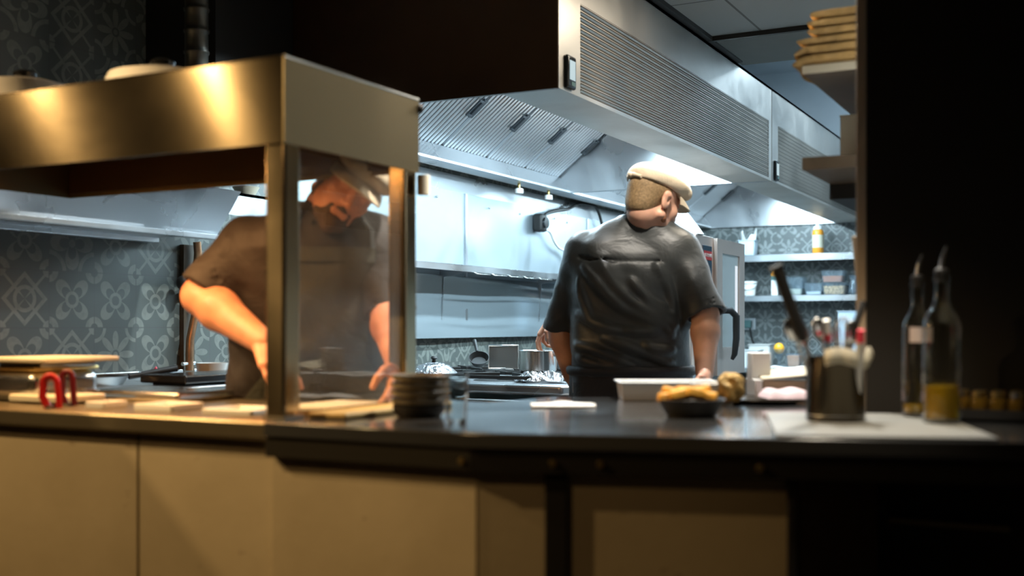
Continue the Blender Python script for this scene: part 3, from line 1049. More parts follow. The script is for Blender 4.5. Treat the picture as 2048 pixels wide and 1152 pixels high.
MTX = Matrix(((0, 0, 1, OX1 + 0.0075), (1, 0, 0, (OY0 + 0.125 + ym - 0.055) / 2), (0, 1, 0, OZ1 - 0.11), (0, 0, 0, 1)))
text_mesh('lettering', 'RATIONAL', 0.027, M['white'], bd, MTX)
dr_ = MB()
dz0, dz1, dy0, dy1 = OZ0 + 0.01, OZ1 - 0.005, ym + 0.004, OY1
wz0, wz1, wy0, wy1 = OZ0 + 0.17, OZ1 - 0.085, dy0 + 0.10, dy1 - 0.11
dr_.box((OX1 - 0.03, dy0, dz0), (OX1 + 0.02, wy0, dz1)).box((OX1 - 0.03, wy1, dz0), (OX1 + 0.02, dy1, dz1)) \
    .box((OX1 - 0.03, wy0, dz0), (OX1 + 0.02, wy1, wz0)).box((OX1 - 0.03, wy0, wz1), (OX1 + 0.02, wy1, dz1))
do = dr_.link('door', M['oven_body'], ov)
MB().box((OX1 + 0.002, wy0, wz0), (OX1 + 0.012, wy1, wz1)).link('window', M['oven_glass'], do)
MB().box((OX1 + 0.012, wy1 - 0.065, wz0 + 0.02), (OX1 + 0.0135, wy1 - 0.02, wz1 - 0.06)).link('window_strip', emit('strip_glow', (0.85, 0.92, 1.0), 0.9), do)  # glowing strip laid on the window for its bright band
hy = wy0 + 0.055
MB().tube([Vector((OX1 + 0.015, hy - 0.09, 1.285)), Vector((OX1 + 0.06, hy - 0.03, 1.285)), Vector((OX1 + 0.085, hy, 1.25)), Vector((OX1 + 0.085, hy, 1.12)), Vector((OX1 + 0.075, hy, 1.03)), Vector((OX1 + 0.06, hy, 1.0))],
          [0.020, 0.021, 0.021, 0.020, 0.017, 0.010], 12).link('handle', M['black'], do, smooth=50)
MB().cyl((OX1 + 0.01, OY0 + 0.08, OZ0 + 0.075), (OX1 + 0.06, OY0 + 0.08, OZ0 + 0.075), 0.012).link('drain_tap', M['steel_dark'], ov, smooth=40)

# folded white cloth standing on the oven
cb = W(1362, 466, 6.25)
cb.z = OZ1


def clothf(u, v):
    a = u * 2 * math.pi
    r = 0.115 * (1 - v) ** 0.8 + 0.012
    w = 1 + 0.18 * math.sin(3 * a + 1.0) + 0.07 * math.sin(7 * a + 3 * v)
    return cb + Vector((0.25 * 0 - 0.03 * v + r * w * math.cos(a) * 0.8, -0.07 * v + r * w * math.sin(a), 0.205 * v))


tag(MB().grid(clothf, 40, 12, 0.004).link('white_cloth', M['paper'], smooth=60), 'bunched bright white cloth on top of the combi oven', 'cloth')
# ================================================================== far end wall: shelves and what stands on them
EY = 9.3


def zat(v, D):
    return EYE - (v - HORIZON) / FPX * D


De = ony(1600, EY)
zA, zB = zat(507, De), zat(590, De)
ZE = 0.86
for nm, zt, zb_, lab in (('a', zA, zat(521, De), 'upper stainless wall shelf on the far tiled wall beside the oven'),
                         ('b', zB, zat(602, De), 'lower stainless wall shelf on the far tiled wall beside the oven')):
    s = thing('wall_shelf', (-2.2, YE, zt), lab, 'shelf', group=None)
    MB().box((-3.0, EY, zt - 0.004), (-1.62, YE, zt)).box((-3.0, EY, zb_), (-1.62, EY + 0.004, zt)).link('board', M['steel'], s, bevel=0.001)
    for x in (-2.9, -1.7):
        MB().prism([(EY + 0.02, zt - 0.004), (YE, zt - 0.004), (YE, zt - 0.2)], x - 0.004, x + 0.004, Matrix(((0, 0, 1, 0), (1, 0, 0, 0), (0, 1, 0, 0), (0, 0, 0, 1)))).link('bracket', M['steel'], s)
ec = thing('worktop_table', (-2.2, 9.2, 0), 'stainless worktop table against the far end wall', 'table')
MB().box((-3.0, 8.82, ZE - 0.04), (-1.2, YE, ZE)).link('top', M['steel'], ec, bevel=0.004)
for x in (-2.9, -1.3):
    for y in (8.9, 9.5):
        MB().cyl((x, y, 0), (x, y, ZE - 0.04), 0.022).link('leg', M['steel_dark'], ec, smooth=40)
MB().box((-2.95, 8.9, 0.25), (-1.25, 9.55, 0.28)).link('lower_shelf', M['steel_dark'], ec)


def epos(u, z, Y=9.43):
    D = ony(u, Y)
    p = W(u, 650, D)
    p.z = z
    return p, D / FPX


def tub(name, u0, u1, v0, v1, z, m, label, cat, Y=9.43, taper=0.88, lid=None, fill=None, fz=0.6, rim=True):
    c, s = epos((u0 + u1) / 2, z, Y)
    w = (u1 - u0) * s * 0.5 / RV.x
    h = (v1 - v0) * s
    t = thing(name, c, label, cat)
    b = MB()
    n = 5
    def rr(k, zz, ins=0.0):
        a, r = w * k - ins, 0.18 * w
        bb = min(a, 0.075 - ins)
        o = []
        for cx, cy, st in ((a - r, bb - r, 0), (-a + r, bb - r, 1), (-a + r, -bb + r, 2), (a - r, -bb + r, 3)):
            for i in range(n + 1):
                an = (st + i / n) * math.pi / 2
                o.append(c + Vector((cx + r * math.cos(an), cy + r * math.sin(an), zz)))
        return o
    rings = [rr(taper, 0.0), rr(1.0, h - 0.006), rr(1.0, h - 0.005, -0.006), rr(1.0, h, -0.006), rr(1.0, h, 0.004), rr(taper, 0.004, 0.004)]
    vs = [[b.bm.verts.new(p) for p in r] for r in rings]
    L = len(vs[0])
    for a, d in zip(vs, vs[1:]):
        for i in range(L):
            j = (i + 1) % L
            b.bm.faces.new((a[i], a[j], d[j], d[i]))
    b.bm.faces.new(list(reversed(vs[0])))
    b.bm.faces.new(vs[-1])
    b.link('body', m, t, smooth=30)
    if fill is not None:
        fb = MB()
        r0, r1 = rr(taper, 0.006, 0.007), rr(taper + (1 - taper) * fz, h * fz, 0.007)
        v0_ = [fb.bm.verts.new(p) for p in r0]
        v1_ = [fb.bm.verts.new(p) for p in r1]
        for i in range(L):
            j = (i + 1) % L
            fb.bm.faces.new((v0_[i], v0_[j], v1_[j], v1_[i]))
        fb.bm.faces.new(list(reversed(v0_)))
        fb.bm.faces.new(v1_)
        fb.link('contents', fill, t)
    if lid is not None:
        MB().cbox(c + Vector((0, 0, h + 0.004)), (2 * w + 0.014, 0.165, 0.008)).link('lid', lid, t, bevel=0.003)
    return t, c, h, w


t, c, h, w = tub('storage_tub', 1482, 1511, 477, 508, zA, M['blue_tub'], 'pale blue tub with white paper sticking out, on the upper far shelf', 'tub')
cc = c.copy()


def papf(u, v):
    a = u * 2 * math.pi
    r = 0.05 + 0.03 * v + 0.012 * math.sin(3 * a + 2)
    return cc + Vector((r * math.cos(a) * (1 - 0.2 * v), r * 0.7 * math.sin(a), h * 0.8 + v * (0.075 + 0.035 * math.sin(2 * a + 1.2) + 0.02 * math.sin(5 * a))))


MB().grid(papf, 36, 6, 0.002).link('paper_liner', M['paper'], t, smooth=60)
# sauce bottle
c, s = epos(1636, zA, 9.42)
t = thing('sauce_bottle', c, 'squeeze bottle of orange sauce on the upper far shelf', 'bottle')
MB().lathe([(0.0, 0), (0.044, 0.0), (0.046, 0.01), (0.046, 0.17), (0.043, 0.19), (0.034, 0.20), (0.0, 0.20)], c, 28).link('body', M['sauce'], t, smooth=35)
MB().lathe([(0.047, 0.05), (0.047, 0.155)], c, 28, cap0=False, cap1=False).link('label', M['cream'], t, smooth=60)
MB().lathe([(0.038, 0.20), (0.038, 0.225), (0.02, 0.232), (0.008, 0.255), (0.0, 0.256)], c, 20).link('cap', M['white_plastic'], t, smooth=40)
# bucket
c, s = epos(1499, zB, 9.42)
t = thing('bucket', c, 'white plastic bucket with handle, left end of the lower far shelf', 'bucket')
MB().lathe([(0.0, 0), (0.050, 0.0), (0.060, 0.105), (0.065, 0.106), (0.065, 0.122), (0.058, 0.124), (0.0, 0.122)], c, 30).link('body', M['white'], t, smooth=35)
MB().tube([c + Vector((0.062 * math.cos(a), 0.062 * math.sin(a), 0.10 - 0.045 * math.sin((a - math.pi) )) ) for a in [math.pi + i * math.pi / 12 for i in range(13)]], 0.003, 6).link('handle', M['white_plastic'], t, smooth=60)
# carton
c, s = epos(1551, zB, 9.42)
t = thing('drink_carton', c, 'tall white carton with orange top and teal band on the lower far shelf', 'carton')
MB().cbox(c + Vector((0, 0, 0.065)), (0.058, 0.058, 0.13)).link('body', M['white'], t, bevel=0.002)
MB().cbox(c + Vector((0, 0, 0.1475)), (0.059, 0.059, 0.035)).link('band', M['teal'], t)
MB().box((c.x - 0.029, c.y - 0.029, c.z + 0.165), (c.x + 0.029, c.y + 0.029, c.z + 0.185)).prism([(-0.029, 0.0), (0.029, 0.0), (0, 0.03)], -0.029, 0.029, Matrix(((1, 0, 0, c.x), (0, 0, 1, c.y), (0, 1, 0, c.z + 0.185), (0, 0, 0, 1)))) \
    .link('top', M['sauce'], t)
tub('plastic_box', 1573, 1608, 553, 590, zB, M['tub'], 'clear plastic box with a biscuit-coloured fill, beside the tall carton', 'box', Y=9.46, fill=M['cream'], fz=0.35)
tub('plastic_box', 1614, 1646, 566, 590, zB, M['tub'], 'low clear plastic box with little white packets, middle of the lower far shelf', 'box', Y=9.42, fill=M['paper'], fz=0.3)
t1_, c1_, h1_, w1_ = tub('plastic_box', 1650, 1692, 566, 590, zB, M['tub'], 'clear plastic box of chopped nuts, bottom of the two stacked boxes', 'box', Y=9.42, fill=M['nuts'], fz=0.75)
tub('plastic_box', 1648, 1688, 541, 565, zB + h1_ + 0.002, M['tub'], 'clear plastic box of brown spice on top of the nut box', 'box', Y=9.42, fill=M['cocoa'], fz=0.55)
c, s = epos(1707, zB, 9.42)
t = thing('carafe', c, 'clear glass jar with flared neck at the right end of the lower far shelf', 'jar')
MB().lathe([(0.0, 0), (0.046, 0.0), (0.048, 0.02), (0.034, 0.09), (0.024, 0.115), (0.042, 0.158), (0.040, 0.158), (0.021, 0.115), (0.031, 0.09), (0.044, 0.02), (0.0, 0.006)], c, 28, cap0=False, cap1=False).link('glass', M['tub'], t, smooth=35)
# socket with teal plug and lead
c = W(1500, 648, ony(1500, YE - 0.01))
t = thing('wall_socket', c, 'teal plug in a square wall socket on the far tiled wall', 'socket')
MB().cbox(c, (0.10, 0.02, 0.10)).link('plate', M['tub'] if False else M['steel'], t, bevel=0.006)
MB().cbox(c + Vector((-0.01, -0.035, 0.0)), (0.065, 0.05, 0.07)).link('plug', M['teal'], t, bevel=0.01)
pts = [W(1500, 655, ony(1500, YE - 0.06)), W(1502, 672, ony(1502, YE - 0.05)), W(1508, 690, ony(1508, YE - 0.04)), W(1516, 704, ony(1516, YE - 0.03)), W(1526, 720, ony(1526, YE - 0.03))]
tag(MB().tube(pts, 0.008, 8).link('plug_lead', M['black'], smooth=60), 'black lead hanging from the teal plug down to the far worktop', 'cable')
# things on the far worktop
tub('food_tub', 1478, 1520, 703, 737, ZE, M['white_plastic'], 'white food tub at the left of the far worktop, beside the oven', 'tub', Y=9.05, taper=0.93)
tub('food_tub', 1503, 1542, 692, 735, ZE, M['white'], 'taller white food tub behind the cream carton, far worktop', 'tub', Y=9.3, taper=0.9)
c, s = epos(1558, ZE, 9.1)
t = thing('juice_glass', c, 'stemmed glass heaped with orange fruit on the far worktop', 'glass')
MB().lathe([(0.0, 0.0), (0.045, 0.0), (0.044, 0.005), (0.009, 0.012), (0.009, 0.05), (0.028, 0.08), (0.05, 0.145), (0.047, 0.145), (0.026, 0.084), (0.0, 0.07)], c, 28, cap0=False, cap1=False).link('glass', M['tub'], t, smooth=35)
MB().ball(c + Vector((0, 0, 0.15)), (0.042, 0.042, 0.045), 20, 12).link('orange_filling', M['orange'], t, smooth=60)
tub('plastic_box', 1576, 1602, 701, 728, ZE, M['tub'], 'clear box of oranges at the right of the stemmed glass', 'box', Y=9.15, fill=mat('peach_fill', (0.85, 0.42, 0.24), 0.5), fz=0.85)
tub('storage_tub', 1682, 1728, 622, 735, ZE, M['blue_tub'], 'tall pale blue tub standing on the far worktop behind the utensils', 'tub', Y=9.3, taper=0.9)
c, s = epos(1575, ZE, 8.92)
def sheetf(u, v):
    return c + Vector(((u - 0.5) * 0.3, (v - 0.5) * 0.12, 0.006 + 0.012 * math.sin(u * 9) * math.sin(v * 4) ** 2))
tag(MB().grid(sheetf, 20, 8, 0.002).link('paper_sheet', M['paper'], smooth=60), 'loose white paper on the front of the far worktop', 'paper')

# ================================================================== shelves on the right partition
SL = -0.725
SRX = PW.x + 0.012
for i, (u, v, th, lab) in enumerate(((1608, 133, 0.022, 'upper brown shelf on the right partition, carrying the folded cloths'),
                                     (1610, 316, 0.034, 'lower brown shelf on the right partition, carrying a white carton'))):
    z = EYE - (v - HORIZON) / FPX * 3.1
    if i == 0:
        zS1 = z
    else:
        zS2 = z
    s = thing('partition_shelf', (SRX, 3.5, z), lab, 'shelf')
    MB().box((SL, 3.12, z - th), (SRX, 4.45, z)).link('board', M['shelf_brown'], s, bevel=0.002)
    MB().box((SL, 3.112, z - th), (SRX, 3.12, z)).link('edge_strip', M['cream'] if i == 0 else M['shelf_brown'], s)
    if i == 1:
        MB().box((SL + 0.0, 3.47, z - th - 0.045), (SRX, 4.45, z - th)).link('batten', M['black'], s)
    else:
        MB().box((SRX - 0.02, 3.2, z - th - 0.05), (SRX, 4.4, z - th)).link('batten', M['shelf_brown'], s)
# stack of folded cloths
lays = [(0.030, 0.024, 0.24), (0.026, 0.026, 0.25), (0.012, 0.022, 0.24), (-0.012, 0.024, 0.23), (-0.004, 0.022, 0.22), (-0.018, 0.026, 0.21)]
names = ['bottom', 'second up', 'third up', 'third down', 'second down', 'topmost']
z = zS1 + 0.001
for i, (dx, th, wd) in enumerate(lays):
    x0 = SL + 0.004 - dx
    x1 = SRX - 0.004
    def cf(u, v, x0=x0, x1=x1, z=z, th=th, i=i):
        a = u * 2 * math.pi
        hx, hz = (x1 - x0) / 2, th / 2
        e = 0.45
        ca, sa = math.cos(a), math.sin(a)
        y = 3.09 + 0.30 * v
        wob = 0.004 * math.sin(v * 9 + i * 2) + 0.003 * math.sin(a * 3 + i)
        X = (x0 + x1) / 2 + (hx - 0.004) * math.copysign(abs(ca) ** e, ca) + wob * (1 if ca < 0 else 0)
        Z = z + hz + (hz - 0.001) * math.copysign(abs(sa) ** 0.8, sa)
        k = 1 - 0.25 * (abs(2 * v - 1) ** 8)
        if i < 2 and X < SL + 0.01:
            Z -= (SL + 0.01 - X) * 0.5
        return Vector((X, y, z + hz + (Z - z - hz) * k))
    mb = MB()
    mb.grid(cf, 40, 14)
    bmesh.ops.remove_doubles(mb.bm, verts=mb.bm.verts[:], dist=0.0004)
    mb.bm.edges.ensure_lookup_table()
    bmesh.ops.holes_fill(mb.bm, edges=[e for e in mb.bm.edges if e.is_boundary], sides=0)
    tag(mb.link('folded_cloth', M['cloth_gold'], smooth=50), 'golden brown folded cloth, %s in the stack on the upper right shelf' % names[i], 'cloth', 'folded cloths on the upper shelf')
    z += th
# carton and cup on the lower shelf
c = Vector((SL + 0.105, 3.42, zS2))
t = thing('carton', c, 'tall off-white carton on the lower right shelf', 'carton')
MB().cbox(c + Vector((0, 0, 0.075)), (0.11, 0.10, 0.15)).link('body', M['cream'], t, bevel=0.004)
MB().cbox(c + Vector((0, 0, 0.152)), (0.112, 0.102, 0.006)).link('lid', M['cream'], t, bevel=0.002)
c = Vector((SL + 0.165, 3.22, zS2))
t = thing('paper_cup', c, 'cream paper cup in front of the white carton, lower right shelf', 'cup')
MB().lathe([(0.0, 0), (0.026, 0.0), (0.036, 0.095), (0.038, 0.098), (0.034, 0.098), (0.025, 0.004), (0.0, 0.004)], c, 28, cap0=False, cap1=False).link('body', M['cream'], t, smooth=35)
# brown board hanging at the partition
mb = MB()
mb._poly([Vector(p) for p in ((-0.545, 2.86, 1.42), (-0.545, 3.02, 1.42), (-0.505, 3.02, 1.02), (-0.505, 2.86, 1.02), (-0.530, 2.86, 1.42), (-0.530, 3.02, 1.42), (-0.49, 3.02, 1.02), (-0.49, 2.86, 1.02))],
         [(0, 1, 2, 3), (7, 6, 5, 4), (0, 4, 5, 1), (1, 5, 6, 2), (2, 6, 7, 3), (3, 7, 4, 0)])
tag(mb.link('cutting_board', M['card'], bevel=0.003), 'brown board leaning at the partition edge behind the utensil tin', 'board')

# ================================================================== service counter
CZ = 1.0
A = Vector((-1.043, 1.823, 0))
DR = Vector((0.957, 0.289, 0)).normalized()
DN = Vector((-DR.y, DR.x, 0))
E0 = A + DR * 1.35
B0 = A + DN * 1.07
sc = thing('service_counter', (-0.9, 2.2, 0), 'black polished service counter with pale panelled front and black frame', 'counter')
poly = [(-1.529, 1.823), (A.x, A.y), (E0.x, E0.y), (E0.x, PW.y - 0.032), (PW.x - 0.03, PW.y - 0.032), (PW.x - 0.03, 3.12), (B0.x, B0.y), (-1.40, 2.55), (-1.529, 2.55)]
MB().prism(poly, CZ - 0.030, CZ).link('worktop', M['counter'], sc, bevel=0.003)


def strip(p0, p1, off0, off1, z0, z1):
    """box along p0-p1, from off0 to off1 behind the line"""
    p0, p1 = Vector((p0[0], p0[1], 0)), Vector((p1[0], p1[1], 0))
    d = (p1 - p0)
    L = d.length
    d.normalize()
    n = Vector((-d.y, d.x, 0))
    M4 = Matrix(((d.x, n.x, 0, p0.x), (d.y, n.y, 0, p0.y), (0, 0, 1, 0), (0, 0, 0, 1)))
    return MB().box((0, off0, z0), (L, off1, z1), M4)


fl = strip((-1.529, 1.823), (A.x, A.y), 0.006, 0.03, CZ - 0.072, CZ - 0.030).link('fascia', M['fascia'], sc, bevel=0.002)
fr_ = strip((A.x, A.y), (E0.x, E0.y), 0.006, 0.03, CZ - 0.075, CZ - 0.030).link('fascia', M['frame_black'], sc, bevel=0.002)


def seg_u(u0, u1):
    """points on the angled front line for image columns"""
    out = []
    for u in (u0, u1):
        k = (u - 1024) / FPX
        a = DR.dot(RV)
        b = DR.dot(FV)
        l0, d0 = A.dot(RV), A.dot(FV)
        s = (k * d0 - l0) / (a - k * b)
        out.append(A + DR * s)
    return out


strip((-1.529, 1.823), (A.x, A.y), 0.03, 0.05, 0.05, CZ - 0.07).link('front_panel', M['panel'], sc)
q0, q1 = seg_u(942, 1086)
strip(q0, q1, 0.03, 0.05, 0.05, CZ - 0.07).link('front_panel', M['panel'], sc)
q0, q1 = seg_u(1086, 1131)
strip(q0, q1, 0.018, 0.055, 0.0, CZ - 0.07).link('frame_post', M['frame_black'], sc, bevel=0.002)
q0, q1 = seg_u(1131, 1575)
strip(q0, q1, 0.03, 0.05, 0.05, CZ - 0.07).link('front_panel', M['panel'], sc)
q0, q1 = seg_u(1575, 1594)
strip(q0, q1, 0.018, 0.055, 0.0, CZ - 0.07).link('frame_post', M['frame_black'], sc, bevel=0.002)
qe = q1
# side panel that turns back from the last post
qs = qe + DN * 0.45 + DR * 0.02
strip(qe + DN * 0.035, Vector((-0.425, 2.455, 0)), -0.012, 0.012, 0.0, CZ - 0.035).link('side_panel', mat('brown_side_panel', (0.16, 0.11, 0.06), 0.6, var=0.15), sc)
strip((-1.529, 1.9), (A.x + 0.02, A.y + 0.07), 0.0, 0.3, 0.05, 0.9).link('carcass', M['black'], sc)
q0, q1 = seg_u(950, 1570)
strip(q0 + DN * 0.06, q1 + DN * 0.06, 0.0, 0.3, 0.05, 0.9).link('carcass', M['black'], sc)
for u, seg in ((920, 0), (1105, 1), (1200, 1), (1520, 1)):
    if seg:
        pb = seg_u(u, u)[0]
        n = -DN
    else:
        D = ony(u, 1.823)
        pb = W(u, 650, D)
        n = Vector((0, -1, 0))
    pb = Vector((pb.x, pb.y, CZ - 0.055)) - n * 0.006
    MB().cyl(pb - n * 0.004, pb + n * 0.005, 0.0085, 0.006, 16).link('bolt', M['brass'], sc, smooth=40)
# dark drawer unit under the right end
qd = qe + DN * 0.46
du = thing('drawer_unit', (0.0, 2.5, 0), 'black drawer unit set back under the right end of the counter', 'drawers')
MB().box((-0.42, 2.46, 0.0), (0.85, 2.68, CZ - 0.035)).link('body', M['black'], du, bevel=0.003)
hD = ony(1776, 2.42)
a_, b_ = W(1776, 1040, hD), W(2020, 1040, ony(2020, 2.42))
for zz0, zz1, nme in ((0.66, 0.94, 'drawer'), (0.36, 0.645, 'drawer')):
    dw_ = MB().box((-0.40, 2.445, zz0), (0.83, 2.46, zz1)).link('drawer', M['black'], du, bevel=0.003)
    zz = a_.z if zz0 > 0.5 else a_.z - 0.3
    MB().box((a_.x, 2.42, zz - 0.006), (b_.x, 2.434, zz + 0.006)).box((a_.x + 0.02, 2.43, zz - 0.004), (a_.x + 0.03, 2.447, zz + 0.004)).box((b_.x - 0.03, 2.43, zz - 0.004), (b_.x - 0.02, 2.447, zz + 0.004)) \
        .link('handle', mat('bronze_handle', (0.30, 0.24, 0.13), 0.4, 0.8), dw_, bevel=0.002)

# heated display counter on the left
bc = thing('display_counter', (-2.3, 2.2, 0), 'bronze-edged display counter with pale panels on the left', 'counter')
MB().box((XW + 0.002, 1.845, CZ - 0.042), (-1.531, 2.418, CZ - 0.002)).link('worktop', M['bronze_edge'], bc, bevel=0.006, bseg=3)
xs = XW + 0.002
xm = W(275, 650, ony(275, 1.87)).x
MB().box((xs, 1.872, 0.05), (xm - 0.004, 1.89, CZ - 0.045)).link('front_panel', M['panel'], bc)
MB().box((xm + 0.004, 1.872, 0.05), (-1.5315, 1.89, CZ - 0.045)).link('front_panel', M['panel'], bc)
MB().box((xs, 1.895, 0.0), (-1.535, 2.40, CZ - 0.045)).link('carcass', M['black'], bc)

# ------------------------------------------------------------------ heated gantry
GX0, GX1, GY0, GY1 = -2.77, -1.522, 1.882, 2.412
GZ0, GZ1 = 1.584, 1.7675
g = thing('heated_gantry', ((GX0 + GX1) / 2, (GY0 + GY1) / 2, CZ), 'brass-toned steel heated gantry with a glass end standing on the counter', 'food warmer')
MB().box((GX0, GY0, GZ0), (GX1 - 0.004, GY0 + 0.004, GZ1)).link('front_plate', M['steel_gantry'], g)
MB().box((GX1 - 0.004, GY0, GZ0), (GX1, GY1, GZ1)).link('end_plate', M['steel_end'], g)
MB().box((GX0 + 0.01, GY1 - 0.012, GZ0 + 0.012), (GX1 - 0.01, GY1 - 0.0045, GZ0 + 0.12)).link('inner_lining', M['hood_end'], g)
MB().box((GX0, GY1 - 0.004, GZ0), (GX1 - 0.004, GY1, GZ1)).box((GX0, GY0 + 0.004, GZ0), (GX0 + 0.004, GY1 - 0.004, GZ1)).link('rear_plate', M['steel_end'], g)
MB().box((GX0, GY0 + 0.004, GZ1 - 0.006), (GX1 - 0.004, GY1 - 0.004, GZ1)).link('top_plate', M['steel_end'], g)
MB().tube([Vector((GX1 - 0.002, GY0 + 0.002, GZ1)), Vector((GX1 - 0.002, GY1 - 0.002, GZ1))], 0.004, 8).link('edge_bead', M['chrome'], g, smooth=60)
MB().tube([Vector((GX0, GY0 + 0.002, GZ1)), Vector((GX1, GY0 + 0.002, GZ1))], 0.003, 8).link('edge_bead', M['steel_gantry'], g, smooth=60)
MB().box((GX0 + 0.01, GY0 + 0.01, GZ0 + 0.125), (GX1 - 0.01, GY1 - 0.01, GZ0 + 0.13)).link('reflector', M['hood_end'], g)
yy = GY0 + 0.11
hb = MB().box((GX0 + 0.2, yy - 0.035, GZ0 + 0.095), (GX1 - 0.2, yy + 0.035, GZ0 + 0.11)).box((GX0 + 0.2, yy + 0.03, GZ0 + 0.07), (GX1 - 0.2, yy + 0.035, GZ0 + 0.095)).link('lamp_holder', M['steel_dark'], g)
MB().cyl((GX0 + 0.24, yy, GZ0 + 0.083), (GX1 - 0.24, yy, GZ0 + 0.083), 0.008).link('heat_lamp', M['lamp_heat'], hb, smooth=60)
for x0, x1 in ((GX1 - 0.056, GX1 - 0.004), (GX0 + 0.004, GX0 + 0.056)):
    for y0, y1 in ((GY0 + 0.005, GY0 + 0.060), (GY1 - 0.058, GY1 - 0.004)):
        if x0 < -2.5 and y0 > 2.0:
            continue          # that corner is carried by the wall canopy
        p_ = MB().box((x0, y0, CZ), (x1, y1, GZ0 + 0.06)).link('post', M['steel_gantry'], g, bevel=0.006, bseg=3)
        MB().box((x0 - 0.006, y0 - 0.003, CZ), (x1 + 0.004, y1 + 0.006, CZ + 0.006)).link('foot_plate', M['steel_dark'], p_)
MB().box((GX1 - 0.020, GY0 + 0.060, CZ + 0.012), (GX1 - 0.014, GY1 - 0.058, GZ0 + 0.004)).link('glass_pane', M['pane'], g)
MB().box((GX1 - 0.026, GY0 + 0.058, CZ), (GX1 - 0.008, GY1 - 0.056, CZ + 0.012)).link('glass_channel', M['steel_gantry'], g)
# cream cable gland on the rear post
MB().lathe([(0.0, 0.0), (0.016, 0.0), (0.016, 0.05), (0.0, 0.05)], W(847, 390, 2.83), 20).link('lamp_cap', M['cream'], g, smooth=40)
MB().ball(W(841, 217, 2.84), (0.008, 0.008, 0.012), 12, 8).link('stop_knob', M['black'], g, smooth=60)

M['lid'] = mat('pale_enamel_lid', (0.70, 0.68, 0.66), 0.25, coat=0.3)
# lids on top of the gantry
for i, (u, v, lab) in enumerate(((50, 150, 'white pot lid with black knob on top of the gantry, cut by the left edge'), (325, 128, 'white pot lid with black knob on top of the gantry, nearer its corner'))):
    D = ony(u, 2.13)
    c = W(u, v, D)
    c.z = GZ1
    t = thing('pot_lid', c, lab, 'lid', group='pot lids on the gantry')
    top = EYE - (v - HORIZON) / FPX * D - GZ1
    MB().lathe([(0.155, 0.0), (0.158, 0.006), (0.150, 0.022), (0.132, top - 0.034), (0.09, top - 0.022), (0.0, top - 0.018)], c, 44, cap1=False).link('dome', M['lid'], t, smooth=40)
    MB().lathe([(0.014, top - 0.020), (0.012, top - 0.010), (0.030, top - 0.006), (0.032, top + 0.004), (0.020, top + 0.012), (0.0, top + 0.014)], c, 24).link('knob', M['black_gloss'], t, smooth=40)

# ------------------------------------------------------------------ sloping over-shelf on the tiled wall
os_ = thing('wall_canopy', (XW, 2.2, 1.6), 'sloped stainless canopy shelf on the tiled wall behind the gantry', 'shelf')
OSY = 3.21
MTY = Matrix(((1, 0, 0, 0), (0, 0, 1, 0), (0, 1, 0, 0), (0, 0, 0, 1)))
MB().prism([(XW + 0.001, 1.535), (-2.91, 1.535), (-2.795, 1.69), (XW + 0.001, 1.69)], 0.6, OSY, MTY).link('casing', M['steel'], os_)
MB().box((-2.93, 0.6, 1.516), (-2.895, OSY, 1.535)).box((XW + 0.005, 0.6, 1.516), (XW + 0.05, OSY, 1.535)).link('bottom_rail', M['steel'], os_, bevel=0.002)
MB().box((XW + 0.001, OSY, 1.708), (-3.0, 3.62, 1.720)).box((-3.006, OSY, 1.63), (-3.0, 3.62, 1.720)).link('end_shelf', M['steel'], os_)
c = W(492, 384, onx(492, -3.11))
c.z = 1.7205
t = thing('bowl', c, 'cream bowl on the end of the canopy shelf', 'bowl')
MB().lathe([(0.0, 0), (0.03, 0.0), (0.055, 0.045), (0.05, 0.045), (0.026, 0.005), (0.0, 0.005)], c, 28, cap0=False, cap1=False).link('body', M['cream'], t, smooth=35)

# ------------------------------------------------------------------ rear counter along the tiled wall
rc_ = thing('rear_counter', (-2.9, 2.4, 0), 'stainless rear counter along the tiled wall', 'counter')
MB().box((XW + 0.001, 2.465, CZ - 0.04), (-2.60, 4.1, CZ)).link('worktop', M['steel'], rc_, bevel=0.004)
MB().box((XW + 0.001, 2.465, CZ), (XW + 0.02, 4.1, CZ + 0.025)).link('upstand', M['chrome'], rc_, bevel=0.004)
MB().box((XW + 0.001, 2.465, 0.0), (-2.65, 4.1, CZ - 0.04)).link('base', M['steel_dark'], rc_)
hb = thing('hot_plate', (-2.73, 3.0, CZ), 'flat black electric hot plate on the rear counter behind the elbow', 'hot plate')
MB().box((-2.83, 2.75, CZ + 0.008), (-2.625, 3.62, CZ + 0.036)).link('plate', M['black_gloss'], hb, bevel=0.006, bseg=3)
MB().box((-2.80, 2.78, CZ), (-2.66, 3.57, CZ + 0.010)).link('base', M['black'], hb)
MB().cyl((-2.628, 3.1, CZ + 0.02), (-2.612, 3.1, CZ + 0.02), 0.011).link('knob', M['brass'], hb, smooth=40)
hb2 = thing('frying_pan', (-3.0, 2.66, CZ), 'low dark pan on the rear counter left of the hot plate', 'pan')
cpn = Vector((-3.0, 2.66, CZ))
MB().lathe([(0.0, 0), (0.13, 0.0), (0.15, 0.03), (0.146, 0.03), (0.127, 0.005), (0.0, 0.005)], cpn, 40, cap0=False, cap1=False).link('pan', M['steel_dark'], hb2, smooth=35)
MB().tube([cpn + Vector((0.1, 0.11, 0.026)), cpn + Vector((0.16, 0.27, 0.05))], [0.010, 0.012], 10).link('handle', M['black'], hb2, smooth=50)
c = W(425, 752, onx(425, -3.0))
c.z = CZ
t = thing('bowl', c, 'pinkish white bowl on the rear counter beside the copper pipe', 'bowl')
MB().lathe([(0.0, 0), (0.055, 0.0), (0.062, 0.056), (0.058, 0.056), (0.05, 0.006), (0.0, 0.006)], c, 32, cap0=False, cap1=False).link('body', M['white'], t, smooth=35)
c = W(312, 750, onx(312, -3.1))
c.z = CZ
